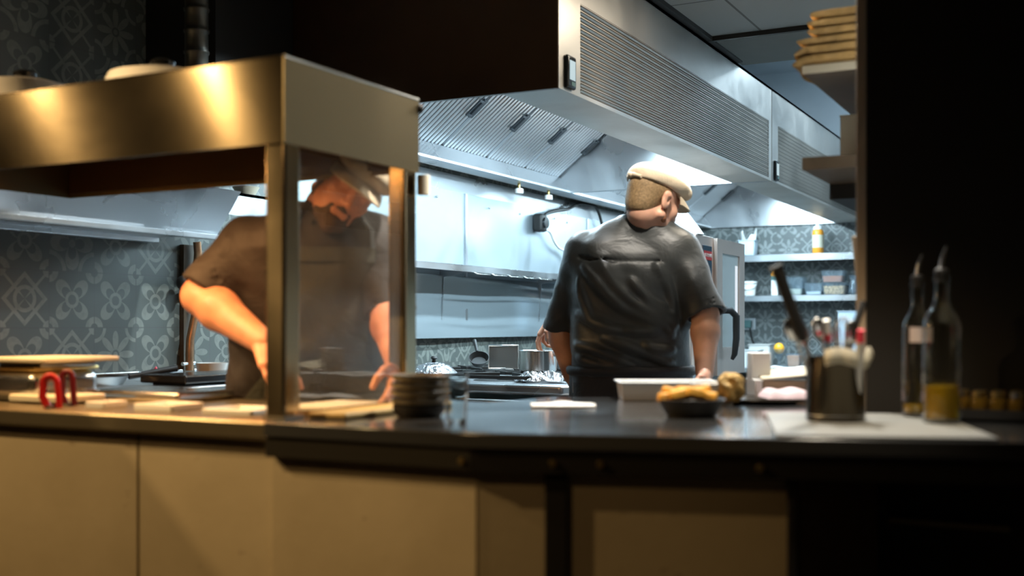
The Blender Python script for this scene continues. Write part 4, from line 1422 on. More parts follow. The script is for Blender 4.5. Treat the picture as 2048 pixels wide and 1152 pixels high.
t = thing('squeeze_bottle', c, 'tiny red-topped nozzle bottle against the tiled wall', 'bottle')
MB().lathe([(0.0, 0), (0.016, 0.0), (0.016, 0.012), (0.012, 0.016)], c, 18).link('body', M['red'], t, smooth=35)
MB().lathe([(0.012, 0.016), (0.013, 0.03), (0.005, 0.04), (0.0, 0.048)], c, 18).link('nozzle', M['glove_red'], t, smooth=35)
# copper pipe with a valve
pp = thing('copper_pipe', W(385, 700, onx(385, XW + 0.05)), 'bent copper water pipe with a valve on the tiled wall behind the elbow', 'pipe')
pts = [W(u, v, onx(u, XW + 0.05)) for u, v in ((394, 484), (396, 505), (394, 530), (389, 560), (390, 600), (391, 625), (386, 650), (380, 680), (379, 710), (379, 741))]
MB().tube(pts, 0.016, 12).link('pipe', M['copper'], pp, smooth=60)
pv = W(367, 566, onx(367, XW + 0.06))
MB().cyl(W(390, 562, onx(390, XW + 0.05)), pv, 0.012).ball(pv, (0.028, 0.028, 0.030), 14, 10).link('valve', M['black'], pp, smooth=60)
MB().cyl(W(365, 728, onx(365, XW + 0.05)), W(389, 726, onx(389, XW + 0.05)), 0.008).link('clamp', M['chrome'], pp, smooth=50)

# ------------------------------------------------------------------ left counter things
c = W(86, 790, 3.05)
c.z = CZ - 0.002
t = thing('steel_container', c, 'rounded steel food container with a wide flat lid on the left counter', 'container')
hh = 0.083
MB().cbox(c + Vector((0, 0, hh / 2)), (0.20, 0.22, hh)).link('body', M['chrome'], t, bevel=0.03, bseg=5)
MB().cbox(c + Vector((0, 0, hh + 0.004)), (0.19, 0.215, 0.010)).link('rim', M['brass'], t, bevel=0.004)
MB().cbox(c + Vector((0.035, 0, hh + 0.028)), (0.235, 0.25, 0.013)).link('lid', M['cream'], t, bevel=0.004)
MB().cbox(c + Vector((0.02, 0, hh + 0.016)), (0.16, 0.18, 0.016)).link('lid_core', M['steel_dark'], t, bevel=0.004)
for i, (u, v, m, lab, hgt, wd) in enumerate(((101, 812, 'red', 'red-handled tongs standing loop up at the left of the pair', 0.078, 0.017), (135, 806, 'darkred', 'dark red tongs standing loop up at the right of the pair', 0.085, 0.013))):
    c = W(u, v, 2.72 if i == 0 else 2.80)
    c.z = CZ - 0.002
    t = thing('tongs', c, lab, 'tongs', group='tongs on the left counter')
    pts = []
    for k in range(17):
        a = math.pi * k / 16
        pts.append(c + RV * (wd * math.cos(a)) + Vector((0, 0, hgt - 0.02 + 0.02 * math.sin(a))))
    arc = pts
    full = [c + RV * (wd * 0.9 + 0.006) + Vector((0, 0, 0.002)), c + RV * (wd * 1.15) + Vector((0, 0, 0.03))] + arc + [c - RV * (wd * 1.15) + Vector((0, 0, 0.03)), c - RV * (wd * 0.3) + Vector((0, 0, 0.002))]
    MB().tube(full, 0.0062, 10, flat=1.5).link('handle', M[m], t, smooth=60)
    MB().cbox(c + Vector((0, 0, 0.004)), (0.02, 0.02, 0.008)).link('tip', M['steel_dark'], t)
for i, (u0, u1, v, hgt, dpt, lab) in enumerate(((165, 216, 817, 0.016, 0.07, 'smallest white dish on the left counter, right of the tongs'),
                                         (254, 360, 822, 0.016, 0.10, 'white rectangular dish on the left counter, middle of the row of three'),
                                         (388, 520, 829, 0.012, 0.12, 'long white dish on the left counter next to the gantry post'))):
    p0, p1 = onz(u0, v, CZ - 0.002), onz(u1, v - 0, CZ - 0.002)
    mid = (p0 + p1) / 2
    w = (p1 - p0).length * 0.95
    y0 = max(mid.y, 1.90)
    c = Vector((mid.x, y0 + dpt / 2, CZ - 0.002))
    t = thing('serving_dish', c, lab, 'dish', group='white dishes on the left counter')
    mb = MB()
    mb.box((c.x - w / 2, c.y - dpt / 2, c.z), (c.x + w / 2, c.y + dpt / 2, c.z + 0.005))
    for s in (-1, 1):
        mb.box((c.x - w / 2, c.y + s * dpt / 2 - 0.004, c.z), (c.x + w / 2, c.y + s * dpt / 2 + 0.004, c.z + hgt))
        mb.box((c.x + s * w / 2 - 0.004, c.y - dpt / 2, c.z), (c.x + s * w / 2 + 0.004, c.y + dpt / 2, c.z + hgt))
    mb.link('body', M['white'], t, bevel=0.002)
t = thing('steel_pan', (-2.25, 2.28, CZ), 'shallow steel pan behind the white dishes, in front of the chef', 'pan')
MB().cbox((-2.28, 2.28, CZ + 0.012), (0.36, 0.22, 0.028)).link('body', M['chrome'], t, bevel=0.010, bseg=3)
t = thing('chopping_block', (-2.62, 2.1, CZ), 'narrow cream chopping block behind the tongs', 'block')
MB().cbox((-2.40, 2.05, CZ + 0.012), (0.20, 0.14, 0.02)).link('plate', M['cream'], t, bevel=0.005)
MB().cbox((-2.40, 2.05, CZ + 0.027), (0.06, 0.014, 0.012)).link('grip', M['steel_dark'], t, bevel=0.003)

# ------------------------------------------------------------------ on the service counter
# plates and bowl by the gantry
pc = onz(838, 833, CZ)
pc.z = CZ
t = thing('stoneware_bowl', pc, 'black bowl under the small stack of plates by the gantry post', 'bowl')
MB().lathe([(0.0, 0), (0.046, 0.0), (0.056, 0.012), (0.058, 0.026), (0.054, 0.026), (0.042, 0.004), (0.0, 0.004)], pc, 40, cap0=False, cap1=False).link('body', M['black'], t, smooth=35)
wh = ['bottom plate', 'second plate up', 'third plate up', 'top plate']
for i in range(4):
    c = pc + Vector((0.001 * (i % 2), 0.001 * i, 0.0262 + i * 0.0165))
    t = thing('side_plate', c, '%s of the small dark stack beside the gantry post' % wh[i], 'plate', group='dark plates stacked on the counter')
    MB().lathe([(0.0, 0.0), (0.050, 0.0), (0.058, 0.004), (0.063, 0.0145), (0.061, 0.0162), (0.055, 0.007), (0.046, 0.004), (0.0, 0.0035)], c, 44, cap0=False, cap1=False).link('plate', M['plate_rim'], t, smooth=35)
    MB().lathe([(0.0637, 0.0135), (0.0642, 0.0150), (0.0625, 0.0164), (0.0608, 0.0160)], c, 44, cap0=False, cap1=False).link('rim', M['plate_dark'], t, smooth=60)
c = onz(913, 846, CZ)
c.z = CZ
t = thing('tumbler', c, 'clear glass tumbler just right of the dark plates', 'glass')
MB().lathe([(0.0, 0), (0.020, 0.0), (0.025, 0.10), (0.0235, 0.10), (0.0185, 0.008), (0.0, 0.008)], c, 30, cap0=False, cap1=False).link('glass', mat('tumbler_glass', (0.95, 0.97, 0.96), 0.02, trans=1.0, ior=1.4), t, smooth=35)
# boards beside the glass
wbx = MB().box((-1.508, 1.945, CZ + 0.0005), (-1.41, 2.36, CZ + 0.013))
tag(wbx.link('serving_board', M['wood'], bevel=0.004), 'yellow wooden board on the counter along the foot of the gantry glass', 'board')
tag(MB().box((-1.72, 2.10, CZ + 0.0005), (-1.56, 2.34, CZ + 0.010)).link('serving_board', M['cream'], bevel=0.003), 'pale board under the gantry behind the glass', 'board')
# napkin
c = onz(1125, 812, CZ)
c.z = CZ


def nap(u, v):
    x, y = (u - 0.5) * 0.155, (v - 0.5) * 0.14
    return c + RV * x + FV * y + Vector((0, 0, 0.0045 + 0.004 * math.sin(u * 7 + 1) * math.sin(v * 6) + 0.006 * max(0, 1 - abs(u - 0.45) * 3) * max(0, 1 - abs(v - 0.5) * 2)))


tag(MB().grid(nap, 26, 20, 0.0025).link('paper_napkin', M['paper'], smooth=60), 'white paper napkin lying alone on the counter in front of the chef', 'napkin')


# shallow white tray
def open_tray(name, c, w, dpt, h, m, label, cat, rz=0.0, wall=0.004, flare=0.02):
    t = thing(name, c, label, cat, rz=rz)
    M4 = wmat(t)
    b = MB()
    def ring(a, bb, z):
        return [M4 @ Vector((x, y, z)) for x, y in ((-a, -bb), (a, -bb), (a, bb), (-a, bb))]
    R = [ring(w / 2 - flare, dpt / 2 - flare, 0), ring(w / 2 - 0.006, dpt / 2 - 0.006, h - 0.005), ring(w / 2, dpt / 2, h - 0.004), ring(w / 2, dpt / 2, h), ring(w / 2 - 0.008, dpt / 2 - 0.008, h), ring(w / 2 - flare - wall, dpt / 2 - flare - wall, wall)]
    vs = [[b.bm.verts.new(p) for p in r] for r in R]
    for p, q in zip(vs, vs[1:]):
        for i in range(4):
            j = (i + 1) % 4
            b.bm.faces.new((p[i], p[j], q[j], q[i]))
    b.bm.faces.new(list(reversed(vs[0])))
    b.bm.faces.new(vs[-1])
    b.link('body', m, t, bevel=0.003)
    return t


rz_c = math.atan2(DR.y, DR.x)
c = onz(1318, 801, CZ) + Vector((0, 0.06, 0))
c.z = CZ
open_tray('plastic_tray', c, 0.27, 0.17, 0.050, M['white_plastic'], 'wide white plastic tray behind the black bowl on the counter', 'tray', rz=TH, flare=0.012)
c = W(1432, 795, 2.86)
c.z = CZ
t = thing('white_bowl', c, 'bright white bowl behind the fried food, right of the plastic tray', 'bowl')
MB().lathe([(0.0, 0), (0.045, 0.0), (0.066, 0.052), (0.063, 0.055), (0.041, 0.005), (0.0, 0.005)], c, 40, cap0=False, cap1=False).link('body', M['white'], t, smooth=35)
# black bowl with fried pieces
c = onz(1382, 833, CZ)
c.z = CZ
bb_ = thing('black_bowl', c, 'flared black bowl of golden fries on the counter edge side', 'bowl')
MB().lathe([(0.0, 0), (0.050, 0.0), (0.054, 0.004), (0.073, 0.036), (0.075, 0.039), (0.071, 0.039), (0.050, 0.008), (0.0, 0.006)], c, 44, cap0=False, cap1=False).link('body', M['black'], bb_, smooth=35)
places = ['at the left end of', 'second from the left in', 'third from the left in', 'in the middle of', 'fourth from the right in', 'third from the right in', 'second from the right in', 'lying at the back of']
for i, (dx, dy, dz, ln, a) in enumerate(((-0.045, -0.005, 0.042, 0.060, 0.35), (-0.030, 0.015, 0.050, 0.065, -0.3), (-0.022, -0.018, 0.052, 0.060, 0.15), (-0.005, 0.0, 0.056, 0.060, -0.15), (0.010, -0.014, 0.052, 0.055, 0.5),
                                         (0.018, 0.012, 0.054, 0.055, 0.2), (0.034, -0.004, 0.044, 0.045, -0.5), (0.0, 0.034, 0.048, 0.06, 0.1))):
    M4 = Matrix.Translation(c + RV * dx + FV * dy + Vector((0, 0, dz))) @ Matrix.Rotation(TH + a, 4, 'Z') @ Matrix.Rotation(0.25 * math.sin(i * 2.1), 4, 'Y')
    tag(MB().cbox((0, 0, 0), (ln, 0.020, 0.020), M4).link('potato_fry', M['fry'], bevel=0.006, bseg=3), 'golden thick-cut fry %s the black bowl' % places[i], 'fry', 'fries in the black bowl')
# dark plate with napkin and battered piece
c = W(1528, 803, 2.90)
c.z = CZ
dp = thing('dinner_plate', c, 'wide dark plate under the pink napkin and battered piece', 'plate')
MB().lathe([(0.0, 0), (0.075, 0.0), (0.110, 0.010), (0.109, 0.013), (0.074, 0.004), (0.0, 0.004)], c, 44, cap0=False, cap1=False).link('plate', M['plate_dark'], dp, smooth=35)
cn = c + RV * 0.055 - FV * 0.01


def pn_(u, v):
    x, y = (u - 0.5) * 0.12, (v - 0.5) * 0.13
    e = 1 - max(abs(2 * u - 1), abs(2 * v - 1)) ** 6
    return cn + RV * x + FV * y + Vector((0, 0, 0.0145 + 0.022 * e + 0.003 * math.sin(u * 12) * e))


tag(MB().grid(pn_, 24, 18, 0.004).link('folded_napkin', M['pink'], smooth=60), 'pinkish white folded napkin on the dark plate', 'napkin')
# battered piece
cb2 = W(1462, 772, 2.80)
cb2.z = CZ + 0.045


def blob(u, v):
    a, t_ = u * 2 * math.pi, v * math.pi
    r = 1 + 0.14 * math.sin(3 * a + 1) * math.sin(2 * t_) + 0.10 * math.sin(5 * a + 4 * t_) * math.sin(t_) + 0.08 * math.sin(7 * t_ + 2 * a) * math.sin(t_)
    return cb2 + RV * (0.034 * r * math.sin(t_) * math.cos(a)) + FV * (0.032 * r * math.sin(t_) * math.sin(a)) + Vector((0, 0, -0.036 * r * math.cos(t_)))


mb = MB().grid(blob, 36, 20)
bmesh.ops.remove_doubles(mb.bm, verts=mb.bm.verts[:], dist=0.0003)
tag(mb.link('battered_piece', M['batter'], smooth=70), 'knobbly brown battered piece propped between bowl and dark plate', 'fried food')
# box with an upright flap
c = W(1562, 790, 3.05)
c.z = CZ
t = thing('takeaway_box', c, 'brown card box with a white upright flap at the back of the counter', 'box')
Mb = at(c, TH)
MB().box((-0.06, -0.055, 0.0), (0.075, 0.055, 0.052), Mb).link('body', M['card'], t, bevel=0.002)
mb = MB()
mb._poly([Mb @ Vector(p) for p in ((-0.062, -0.057, 0.053), (0.078, -0.057, 0.066), (0.078, 0.057, 0.082), (-0.062, 0.057, 0.069), (-0.062, -0.057, 0.057), (0.078, -0.057, 0.070), (0.078, 0.057, 0.086), (-0.062, 0.057, 0.073))],
         [(3, 2, 1, 0), (4, 5, 6, 7), (0, 1, 5, 4), (1, 2, 6, 5), (2, 3, 7, 6), (3, 0, 4, 7)])
mb.link('lid', M['cream'], t)
MB().box((-0.082, -0.06, 0.0), (-0.064, 0.06, 0.055), Mb).box((-0.082, -0.012, 0.055), (-0.030, 0.05, 0.125), Mb).link('flap', M['paper'], t, bevel=0.002)

# ------------------------------------------------------------------ pale mat under tin and bottles
def mp(s, t_):
    return A + DR * s + DN * t_


mb = MB().prism([tuple(mp(0.560, 0.02).xy), tuple(mp(0.935, 0.02).xy), tuple(mp(0.935, 0.56).xy), tuple(mp(0.560, 0.56).xy)], CZ + 0.0005, CZ + 0.0045)
tag(mb.link('serving_mat', M['slate_mat'], bevel=0.001), 'pale grey mat on the counter under the utensil tin and oil bottles', 'mat')
MZ = CZ + 0.0046
# ------------------------------------------------------------------ utensil tin
tc = onz(1671, 845, CZ)
tc.z = MZ
tin = thing('utensil_tin', tc, 'dark shiny metal tin full of kitchen utensils on the right of the counter', 'tin')
rt, ht = 0.059, 0.132
MB().lathe([(0.0, 0), (rt - 0.003, 0.0), (rt, 0.003), (rt, ht - 0.003), (rt + 0.002, ht), (rt - 0.002, ht), (rt - 0.002, 0.004), (0.0, 0.004)], tc, 48, cap0=False, cap1=False) \
    .link('body', mat('gunmetal_tin', (0.075, 0.062, 0.042), 0.2, 0.95), tin, smooth=35)
MB().tube([tc + Vector((rt * math.cos(a), rt * math.sin(a), 0.012)) for a in [i * math.pi / 24 for i in range(48)]], 0.0015, 6, closed=True).link('seam_ring', M['steel_dark'], tin, smooth=60)


def cloth_rim(u, v):
    a = math.pi * (1.35 + 0.72 * u) + TH - 0.1
    r = rt + 0.004 + 0.006 * math.sin(v * math.pi) + 0.003 * math.sin(u * 23)
    return tc + Vector((r * math.cos(a), r * math.sin(a), ht + 0.012 - 0.030 * v + 0.006 * math.sin(u * 9)))


tag(MB().grid(cloth_rim, 40, 8, 0.003).link('kitchen_cloth', M['cream'], smooth=60), 'beige cloth tucked round the rim of the utensil tin', 'cloth')


def inside(ang, r=0.035, z=0.012):
    return tc + Vector((r * math.cos(ang), r * math.sin(ang), z))


def pix(u, v, D=2.30):
    return W(u, v, D)


# chef's knife, handle up
p0, p1 = tc - RV * 0.012 + Vector((0, 0, 0.02)), pix(1553, 535, 2.27)
dv_ = (p1 - p0).normalized()
t = thing('kitchen_knife', tc + Vector((0, 0, 0.01)), 'long black-handled knife leaning left out of the utensil tin', 'knife')
pm = p0.lerp(p1, 0.50)
MB().tube([pm, p0.lerp(p1, 0.56), p0.lerp(p1, 0.7), p0.lerp(p1, 0.85), p1], [0.012, 0.0165, 0.0145, 0.015, 0.0155], 14, flat=0.8).link('handle', M['black'], t, smooth=50)
MB().cyl(p1 - dv_ * 0.003, p1 + dv_ * 0.004, 0.0145).link('end_cap', M['chrome'], t, smooth=40)
MB().tube([p0, p0.lerp(p1, 0.25), pm], [0.004, 0.017, 0.013], 10, flat=0.15).link('blade', M['chrome'], t, smooth=50)


def spoon(top, base, label, head=(0.018, 0.026), m='chrome', nm='serving_spoon', cat='spoon', rad=0.0035):
    t = thing(nm, base, label, cat)
    d = (top - base).normalized()
    neck = top - d * head[1] * 1.6
    MB().tube([base, base.lerp(neck, 0.5), neck], [rad, rad * 0.9, rad * 0.8], 8).link('handle', M[m], t, smooth=60)
    ax = d.cross(FV).normalized()
    nn = ax.cross(d)
    R = Matrix(((ax.x, nn.x, d.x, 0), (ax.y, nn.y, d.y, 0), (ax.z, nn.z, d.z, 0), (0, 0, 0, 1)))
    MB().ball(top - d * head[1] * 0.8, (head[0], 0.0055, head[1]), 18, 12, R).link('bowl', M[m], t, smooth=60)
    return t


spoon(pix(1578, 640, 2.29), inside(2.6), 'steel spoon leaning furthest left in the utensil tin', (0.017, 0.026))
spoon(pix(1597, 648, 2.33), inside(2.2), 'steel spoon second from the left in the utensil tin', (0.016, 0.027))
spoon(pix(1634, 640, 2.35), inside(1.6), 'steel spoon standing right of the knife handle', (0.015, 0.026))
spoon(pix(1704, 645, 2.32), inside(0.6), 'bright steel spoon near the right rim of the tin', (0.016, 0.026))
# whisk
t = thing('whisk', tc + Vector((0, 0, 0.012)), 'balloon whisk standing upright in the middle of the utensil tin', 'whisk')
wb, wt = inside(0.4, 0.01), pix(1686, 632, 2.31)
MB().tube([wb, wb.lerp(wt, 0.62)], 0.006, 10).link('handle', M['brass'], t, smooth=60)
for k in range(4):
    a = k * math.pi / 4
    s0 = wb.lerp(wt, 0.62)
    ax = RV * math.cos(a) + FV * math.sin(a)
    pts = []
    for i in range(17):
        q = i / 16 * math.pi
        pts.append(s0 + (wt - s0) * math.sin(q * 0.5 if q < math.pi / 2 else (math.pi - q) * 0.5 ) * 1.3 * 1.0 + ax * (0.018 * math.sin(q * 2) if False else 0.018 * math.cos(q) * math.sin(q) * 2))
    pts = []
    H = (wt - s0)
    for i in range(17):
        q = -math.pi / 2 + math.pi * 2 * i / 16
        pts.append(s0 + H * (0.5 + 0.5 * math.sin(q)) + ax * (0.019 * math.cos(q) * (0.6 + 0.4 * (0.5 + 0.5 * math.sin(q)))))
    MB().tube(pts, 0.0012, 6).link('wire_loop', M['chrome'], t, smooth=60)
# spatula with red and white handle
t = thing('spatula', tc + Vector((0, 0, 0.012)), 'small white-topped spatula with red collar in the utensil tin', 'spatula')
s0, s1 = inside(1.9, 0.02), pix(1652, 640, 2.28)
MB().cyl(s0, s0.lerp(s1, 0.78), 0.004).link('shaft', M['steel_dark'], t, smooth=50)
MB().cyl(s0.lerp(s1, 0.78), s0.lerp(s1, 0.86), 0.008).link('collar', M['glove_red'], t, smooth=50)
MB().cyl(s0.lerp(s1, 0.86), s1, 0.008, 0.0065).link('grip', M['white'], t, smooth=50)
# red and white brush handle right
t = thing('pastry_brush', tc + Vector((0, 0, 0.012)), 'white-handled brush with red tip at the right rim of the tin', 'brush')
s0, s1 = inside(-0.2, 0.045), pix(1722, 660, 2.24)
MB().cyl(s0, s0.lerp(s1, 0.86), 0.006, 0.0085).link('handle', M['white'], t, smooth=50)
MB().cyl(s0.lerp(s1, 0.86), s1, 0.0085, 0.007).link('tip', M['glove_red'], t, smooth=50)
# dark ladle handle leaning right
t = thing('ladle', tc + Vector((0, 0, 0.012)), 'black ladle handle leaning right out of the utensil tin', 'ladle')
s0, s1 = inside(-2.4, 0.03), pix(1728, 604, 2.36)
MB().tube([s0, s0.lerp(s1, 0.5), s1], [0.004, 0.006, 0.008], 10).link('handle', M['black'], t, smooth=50)
MB().ball(s0 + Vector((0, 0, 0.018)), (0.02, 0.02, 0.014), 14, 8).link('cup', M['steel_dark'], t, smooth=60)
# fork
t = thing('carving_fork', tc + Vector((0, 0, 0.012)), 'two-pronged fork between the whisk and the bright spoon', 'fork')
s0, s1 = inside(1.0, 0.03), pix(1671, 655, 2.36)
MB().tube([s0, s0.lerp(s1, 0.75)], 0.004, 8).link('handle', M['steel_dark'], t, smooth=50)
for sgn in (-1, 1):
    a = s0.lerp(s1, 0.75)
    MB().tube([a, a + RV * 0.006 * sgn + Vector((0, 0, 0.006)), s1 + RV * 0.006 * sgn], 0.002, 6).link('prong', M['chrome'], t, smooth=50)

# ------------------------------------------------------------------ oil bottles
def bottle(u, v, r, h, lab, fill, label_on):
    c = onz(u, v, CZ)
    c.z = MZ
    t = thing('oil_bottle', c, lab, 'bottle', group='oil bottles on the counter')
    sh = h * 0.60
    out = [(0.0, 0.0), (r - 0.004, 0.0), (r, 0.005), (r, sh - 0.02), (r * 0.92, sh - 0.004), (r * 0.55, sh + 0.018), (r * 0.40, sh + 0.03), (0.0135, sh + 0.05), (0.0135, h * 0.80), (0.0165, h * 0.805), (0.0165, h * 0.835), (0.012, h * 0.84)]
    inn = [(0.0105, h * 0.835), (0.0105, sh + 0.05), (r * 0.36, sh + 0.028), (r * 0.88, sh - 0.006), (r - 0.003, sh - 0.022), (r - 0.003, 0.009), (0.0, 0.008)]
    MB().lathe(out + inn, c, 40, cap0=False, cap1=False).link('glass', M['bottle'], t, smooth=35)
    ri = r - 0.0034
    fh = fill
    MB().lathe([(0.0, 0.0085), (ri - 0.001, 0.0095), (ri, 0.012), (ri, fh), (0.0, fh)], c, 40, cap0=False, cap1=False).link('oil', M['oil'], t, smooth=35)
    MB().lathe([(0.0103, h * 0.80), (0.0118, h * 0.842), (0.013, h * 0.845), (0.013, h * 0.87), (0.006, h * 0.88)], c, 20).link('stopper', M['black'], t, smooth=40)
    tp = c + Vector((0, 0, h * 0.875))
    MB().tube([tp, tp + Vector((0.002, 0.0, 0.02)), tp + RV * 0.010 + Vector((0, 0, h * 0.125))], [0.0052, 0.0048, 0.0028], 10).link('pour_spout', M['chrome'], t, smooth=60)
    if label_on:
        mb = MB()
        def lf(uu, vv):
            a = -math.pi / 2 + TH + (uu - 0.5) * 1.7
            return c + Vector(((r + 0.0006) * math.cos(a), (r + 0.0006) * math.sin(a), h * 0.46 + vv * 0.032))
        mb.grid(lf, 16, 2, 0.0004).link('label', mat('pinkish_label', (0.52, 0.42, 0.38), 0.6), t, smooth=60)
    return t


M['bottle'] = glass_mat('oil_bottle_glass', (0.93, 0.93, 0.90), refl=1.6)
bottle(1835, 837, 0.032, 0.345, 'nearly empty clear oil bottle, the left and rear one of the pair', 0.026, True)
bottle(1883, 850, 0.037, 0.352, 'clear bottle with golden oil in the bottom, right and nearer of the pair', 0.074, False)

# ------------------------------------------------------------------ tray of little jars
c = W(2003, 830, 2.36)
c.z = CZ
jt = thing('jar_tray', c, 'low black tray of small amber jars at the right end of the counter', 'tray')
Mj = at(c, 0.0)
jb = MB().box((-0.10, -0.062, 0.0), (0.13, 0.05, 0.006), Mj)
for s in (-0.062, 0.046):
    jb.box((-0.10, s, 0.0), (0.13, s + 0.004, 0.026), Mj)
for s in (-0.10, 0.126):
    jb.box((s, -0.062, 0.0), (s + 0.004, 0.05, 0.026), Mj)
jb.link('body', M['black'], jt)
k = 0
for row in range(3):
    for col in range(6):
        cj = c + Vector((-0.078 + col * 0.036, -0.040 + row * 0.034, 0.0065))
        rowname = ('front', 'middle', 'back')[row]
        colname = ('first', 'second', 'third', 'fourth', 'fifth', 'sixth')[col]
        t = thing('spice_jar', cj, 'small amber jar in the black tray, %s row, %s from the left' % (rowname, colname), 'jar', group='amber jars in the tray')
        MB().lathe([(0.0, 0), (0.0135, 0.0), (0.0145, 0.003), (0.0145, 0.038), (0.011, 0.044), (0.0, 0.044)], cj, 20, cap0=False, cap1=False).link('glass', M['amber'], t, smooth=35)
        MB().lathe([(0.0, 0.044), (0.0125, 0.044), (0.0125, 0.055), (0.0, 0.056)], cj, 20, cap0=False, cap1=False).link('lid', M['brass'] if (col + row) % 3 else M['chrome'], t, smooth=35)
# ================================================================== people (smooth implicit bodies)
def vv(p):
    return np.array((p[0], p[1], p[2]), dtype=np.float32)


class Field:
    """smooth union of round cones, ellipsoids and lofted trunks, meshed by surface nets"""

    def __init__(self):
        self.items = []
        self.post = []

    def add(self, f, lo, hi, k=0.02, op='u'):
        self.items.append((f, np.array(lo, float), np.array(hi, float), k, op))
        return self

    def rc(self, a, b, ra, rb=None, k=0.02, op='u', flat=None, end=None, hollow=0.0, hlen=0.05):
        rb = ra if rb is None else rb
        a, b = vv(a), vv(b)
        ba = b - a
        L2 = float(ba.dot(ba)) + 1e-9
        if end is not None:
            ec, en = vv(end[0]), vv(Vector(end[1]).normalized())

        def f(x, y, z):
            px, py, pz = x - a[0], y - a[1], z - a[2]
            t = np.clip((px * ba[0] + py * ba[1] + pz * ba[2]) / L2, 0, 1)
            dx, dy, dz = px - t * ba[0], py - t * ba[1], pz - t * ba[2]
            if flat is not None:
                n, s = flat
                q = dx * n[0] + dy * n[1] + dz * n[2]
                m = q * (1 / s - 1)
                dx, dy, dz = dx + n[0] * m, dy + n[1] * m, dz + n[2] * m
            d = np.sqrt(dx * dx + dy * dy + dz * dz) - (ra + (rb - ra) * t)
            if end is not None:
                pl = (x - ec[0]) * en[0] + (y - ec[1]) * en[1] + (z - ec[2]) * en[2]
                if hollow:
                    d = np.maximum(d, -np.maximum(d + hollow, -pl - hlen))
                d = np.maximum(d, pl)
            return d
        R = max(ra, rb)
        return self.add(f, np.minimum(a, b) - R, np.maximum(a, b) + R, k, op)

    def path(self, pts, rad, k=0.02, op='u'):
        for i in range(len(pts) - 1):
            r0 = rad[i] if isinstance(rad, (list, tuple)) else rad
            r1 = rad[i + 1] if isinstance(rad, (list, tuple)) else rad
            self.rc(pts[i], pts[i + 1], r0, r1, k, op)
        return self

    def ell(self, c, r, R=None, k=0.02, op='u'):
        """R: 3 rows = local axes in world"""
        c = vv(c)
        r = np.array(r, dtype=np.float32)
        Rm = np.eye(3, dtype=np.float32) if R is None else np.array([list(a) for a in R], dtype=np.float32)

        def f(x, y, z):
            px, py, pz = x - c[0], y - c[1], z - c[2]
            q = [(Rm[i][0] * px + Rm[i][1] * py + Rm[i][2] * pz) for i in range(3)]
            k0 = np.sqrt(sum((q[i] / r[i]) ** 2 for i in range(3)))
            k1 = np.sqrt(sum((q[i] / r[i] ** 2) ** 2 for i in range(3))) + 1e-9
            return k0 * (k0 - 1) / k1
        m = float(r.max())
        return self.add(f, c - m, c + m, k, op)

    def loft(self, secs, right, fwd, k=0.02, op='u', p=2.4, grow=0.0):
        """secs: (z, centre xy, half width, half depth) from low to high; right/fwd: horizontal unit axes"""
        zs = np.array([s[0] for s in secs])
        cx = np.array([s[1][0] for s in secs])
        cy = np.array([s[1][1] for s in secs])
        hw = np.array([s[2] for s in secs]) + grow
        hd = np.array([s[3] for s in secs]) + grow

        def f(x, y, z):
            Z = np.clip(z, zs[0], zs[-1])
            X, Y = np.interp(Z, zs, cx), np.interp(Z, zs, cy)
            A, B = np.interp(Z, zs, hw), np.interp(Z, zs, hd)
            px, py = x - X, y - Y
            u = np.abs(px * right[0] + py * right[1]) / A
            w = np.abs(px * fwd[0] + py * fwd[1]) / B
            d = ((u ** p + w ** p) ** (1 / p) - 1) * np.minimum(A, B)
            dz = np.maximum(zs[0] - z, z - zs[-1])
            return np.maximum(d, dz).astype(np.float32)
        R = float(max(hw.max(), hd.max()))
        lo = (cx.min() - R, cy.min() - R, zs[0])
        hi = (cx.max() + R, cy.max() + R, zs[-1])
        return self.add(f, lo, hi, k, op)

    def cut(self, c, n, lo=None, hi=None):
        """keep the side the normal n points away from"""
        c, n = vv(c), vv(n)
        n = n / np.linalg.norm(n)

        def f(x, y, z):
            return (x - c[0]) * n[0] + (y - c[1]) * n[1] + (z - c[2]) * n[2]
        self.post.append((f, lo, hi))
        return self

    def mesh(self, name, res, noise=None):
        us = [it for it in self.items if it[4] == 'u']
        lo = np.min([it[1] for it in us], axis=0) - 4 * res
        hi = np.max([it[2] for it in us], axis=0) + 4 * res
        n = np.ceil((hi - lo) / res).astype(int) + 1
        ax = [(lo[i] + res * np.arange(n[i])).astype(np.float32) for i in range(3)]
        D = np.full(tuple(n), 1.0, dtype=np.float32)
        for f, a, b, k, op in self.items:
            m = k + 3 * res + 0.006
            i0 = np.clip(np.floor((a - m - lo) / res).astype(int), 0, n - 1)
            i1 = np.clip(np.ceil((b + m - lo) / res).astype(int) + 1, 1, n)
            if (i1 <= i0).any():
                continue
            sl = tuple(slice(i0[j], i1[j]) for j in range(3))
            x = ax[0][sl[0]][:, None, None]
            y = ax[1][sl[1]][None, :, None]
            z = ax[2][sl[2]][None, None, :]
            d = f(x, y, z).astype(np.float32)
            o = D[sl]
            if op == 'u':
                h = np.clip(0.5 + 0.5 * (o - d) / k, 0, 1)
                D[sl] = o + (d - o) * h - k * h * (1 - h)
            else:   # carve away
                d = -d
                h = np.clip(0.5 - 0.5 * (o - d) / k, 0, 1)
                D[sl] = o + (d - o) * h + k * h * (1 - h)
        if noise is not None:
            D += noise(ax[0][:, None, None], ax[1][None, :, None], ax[2][None, None, :]).astype(np.float32)
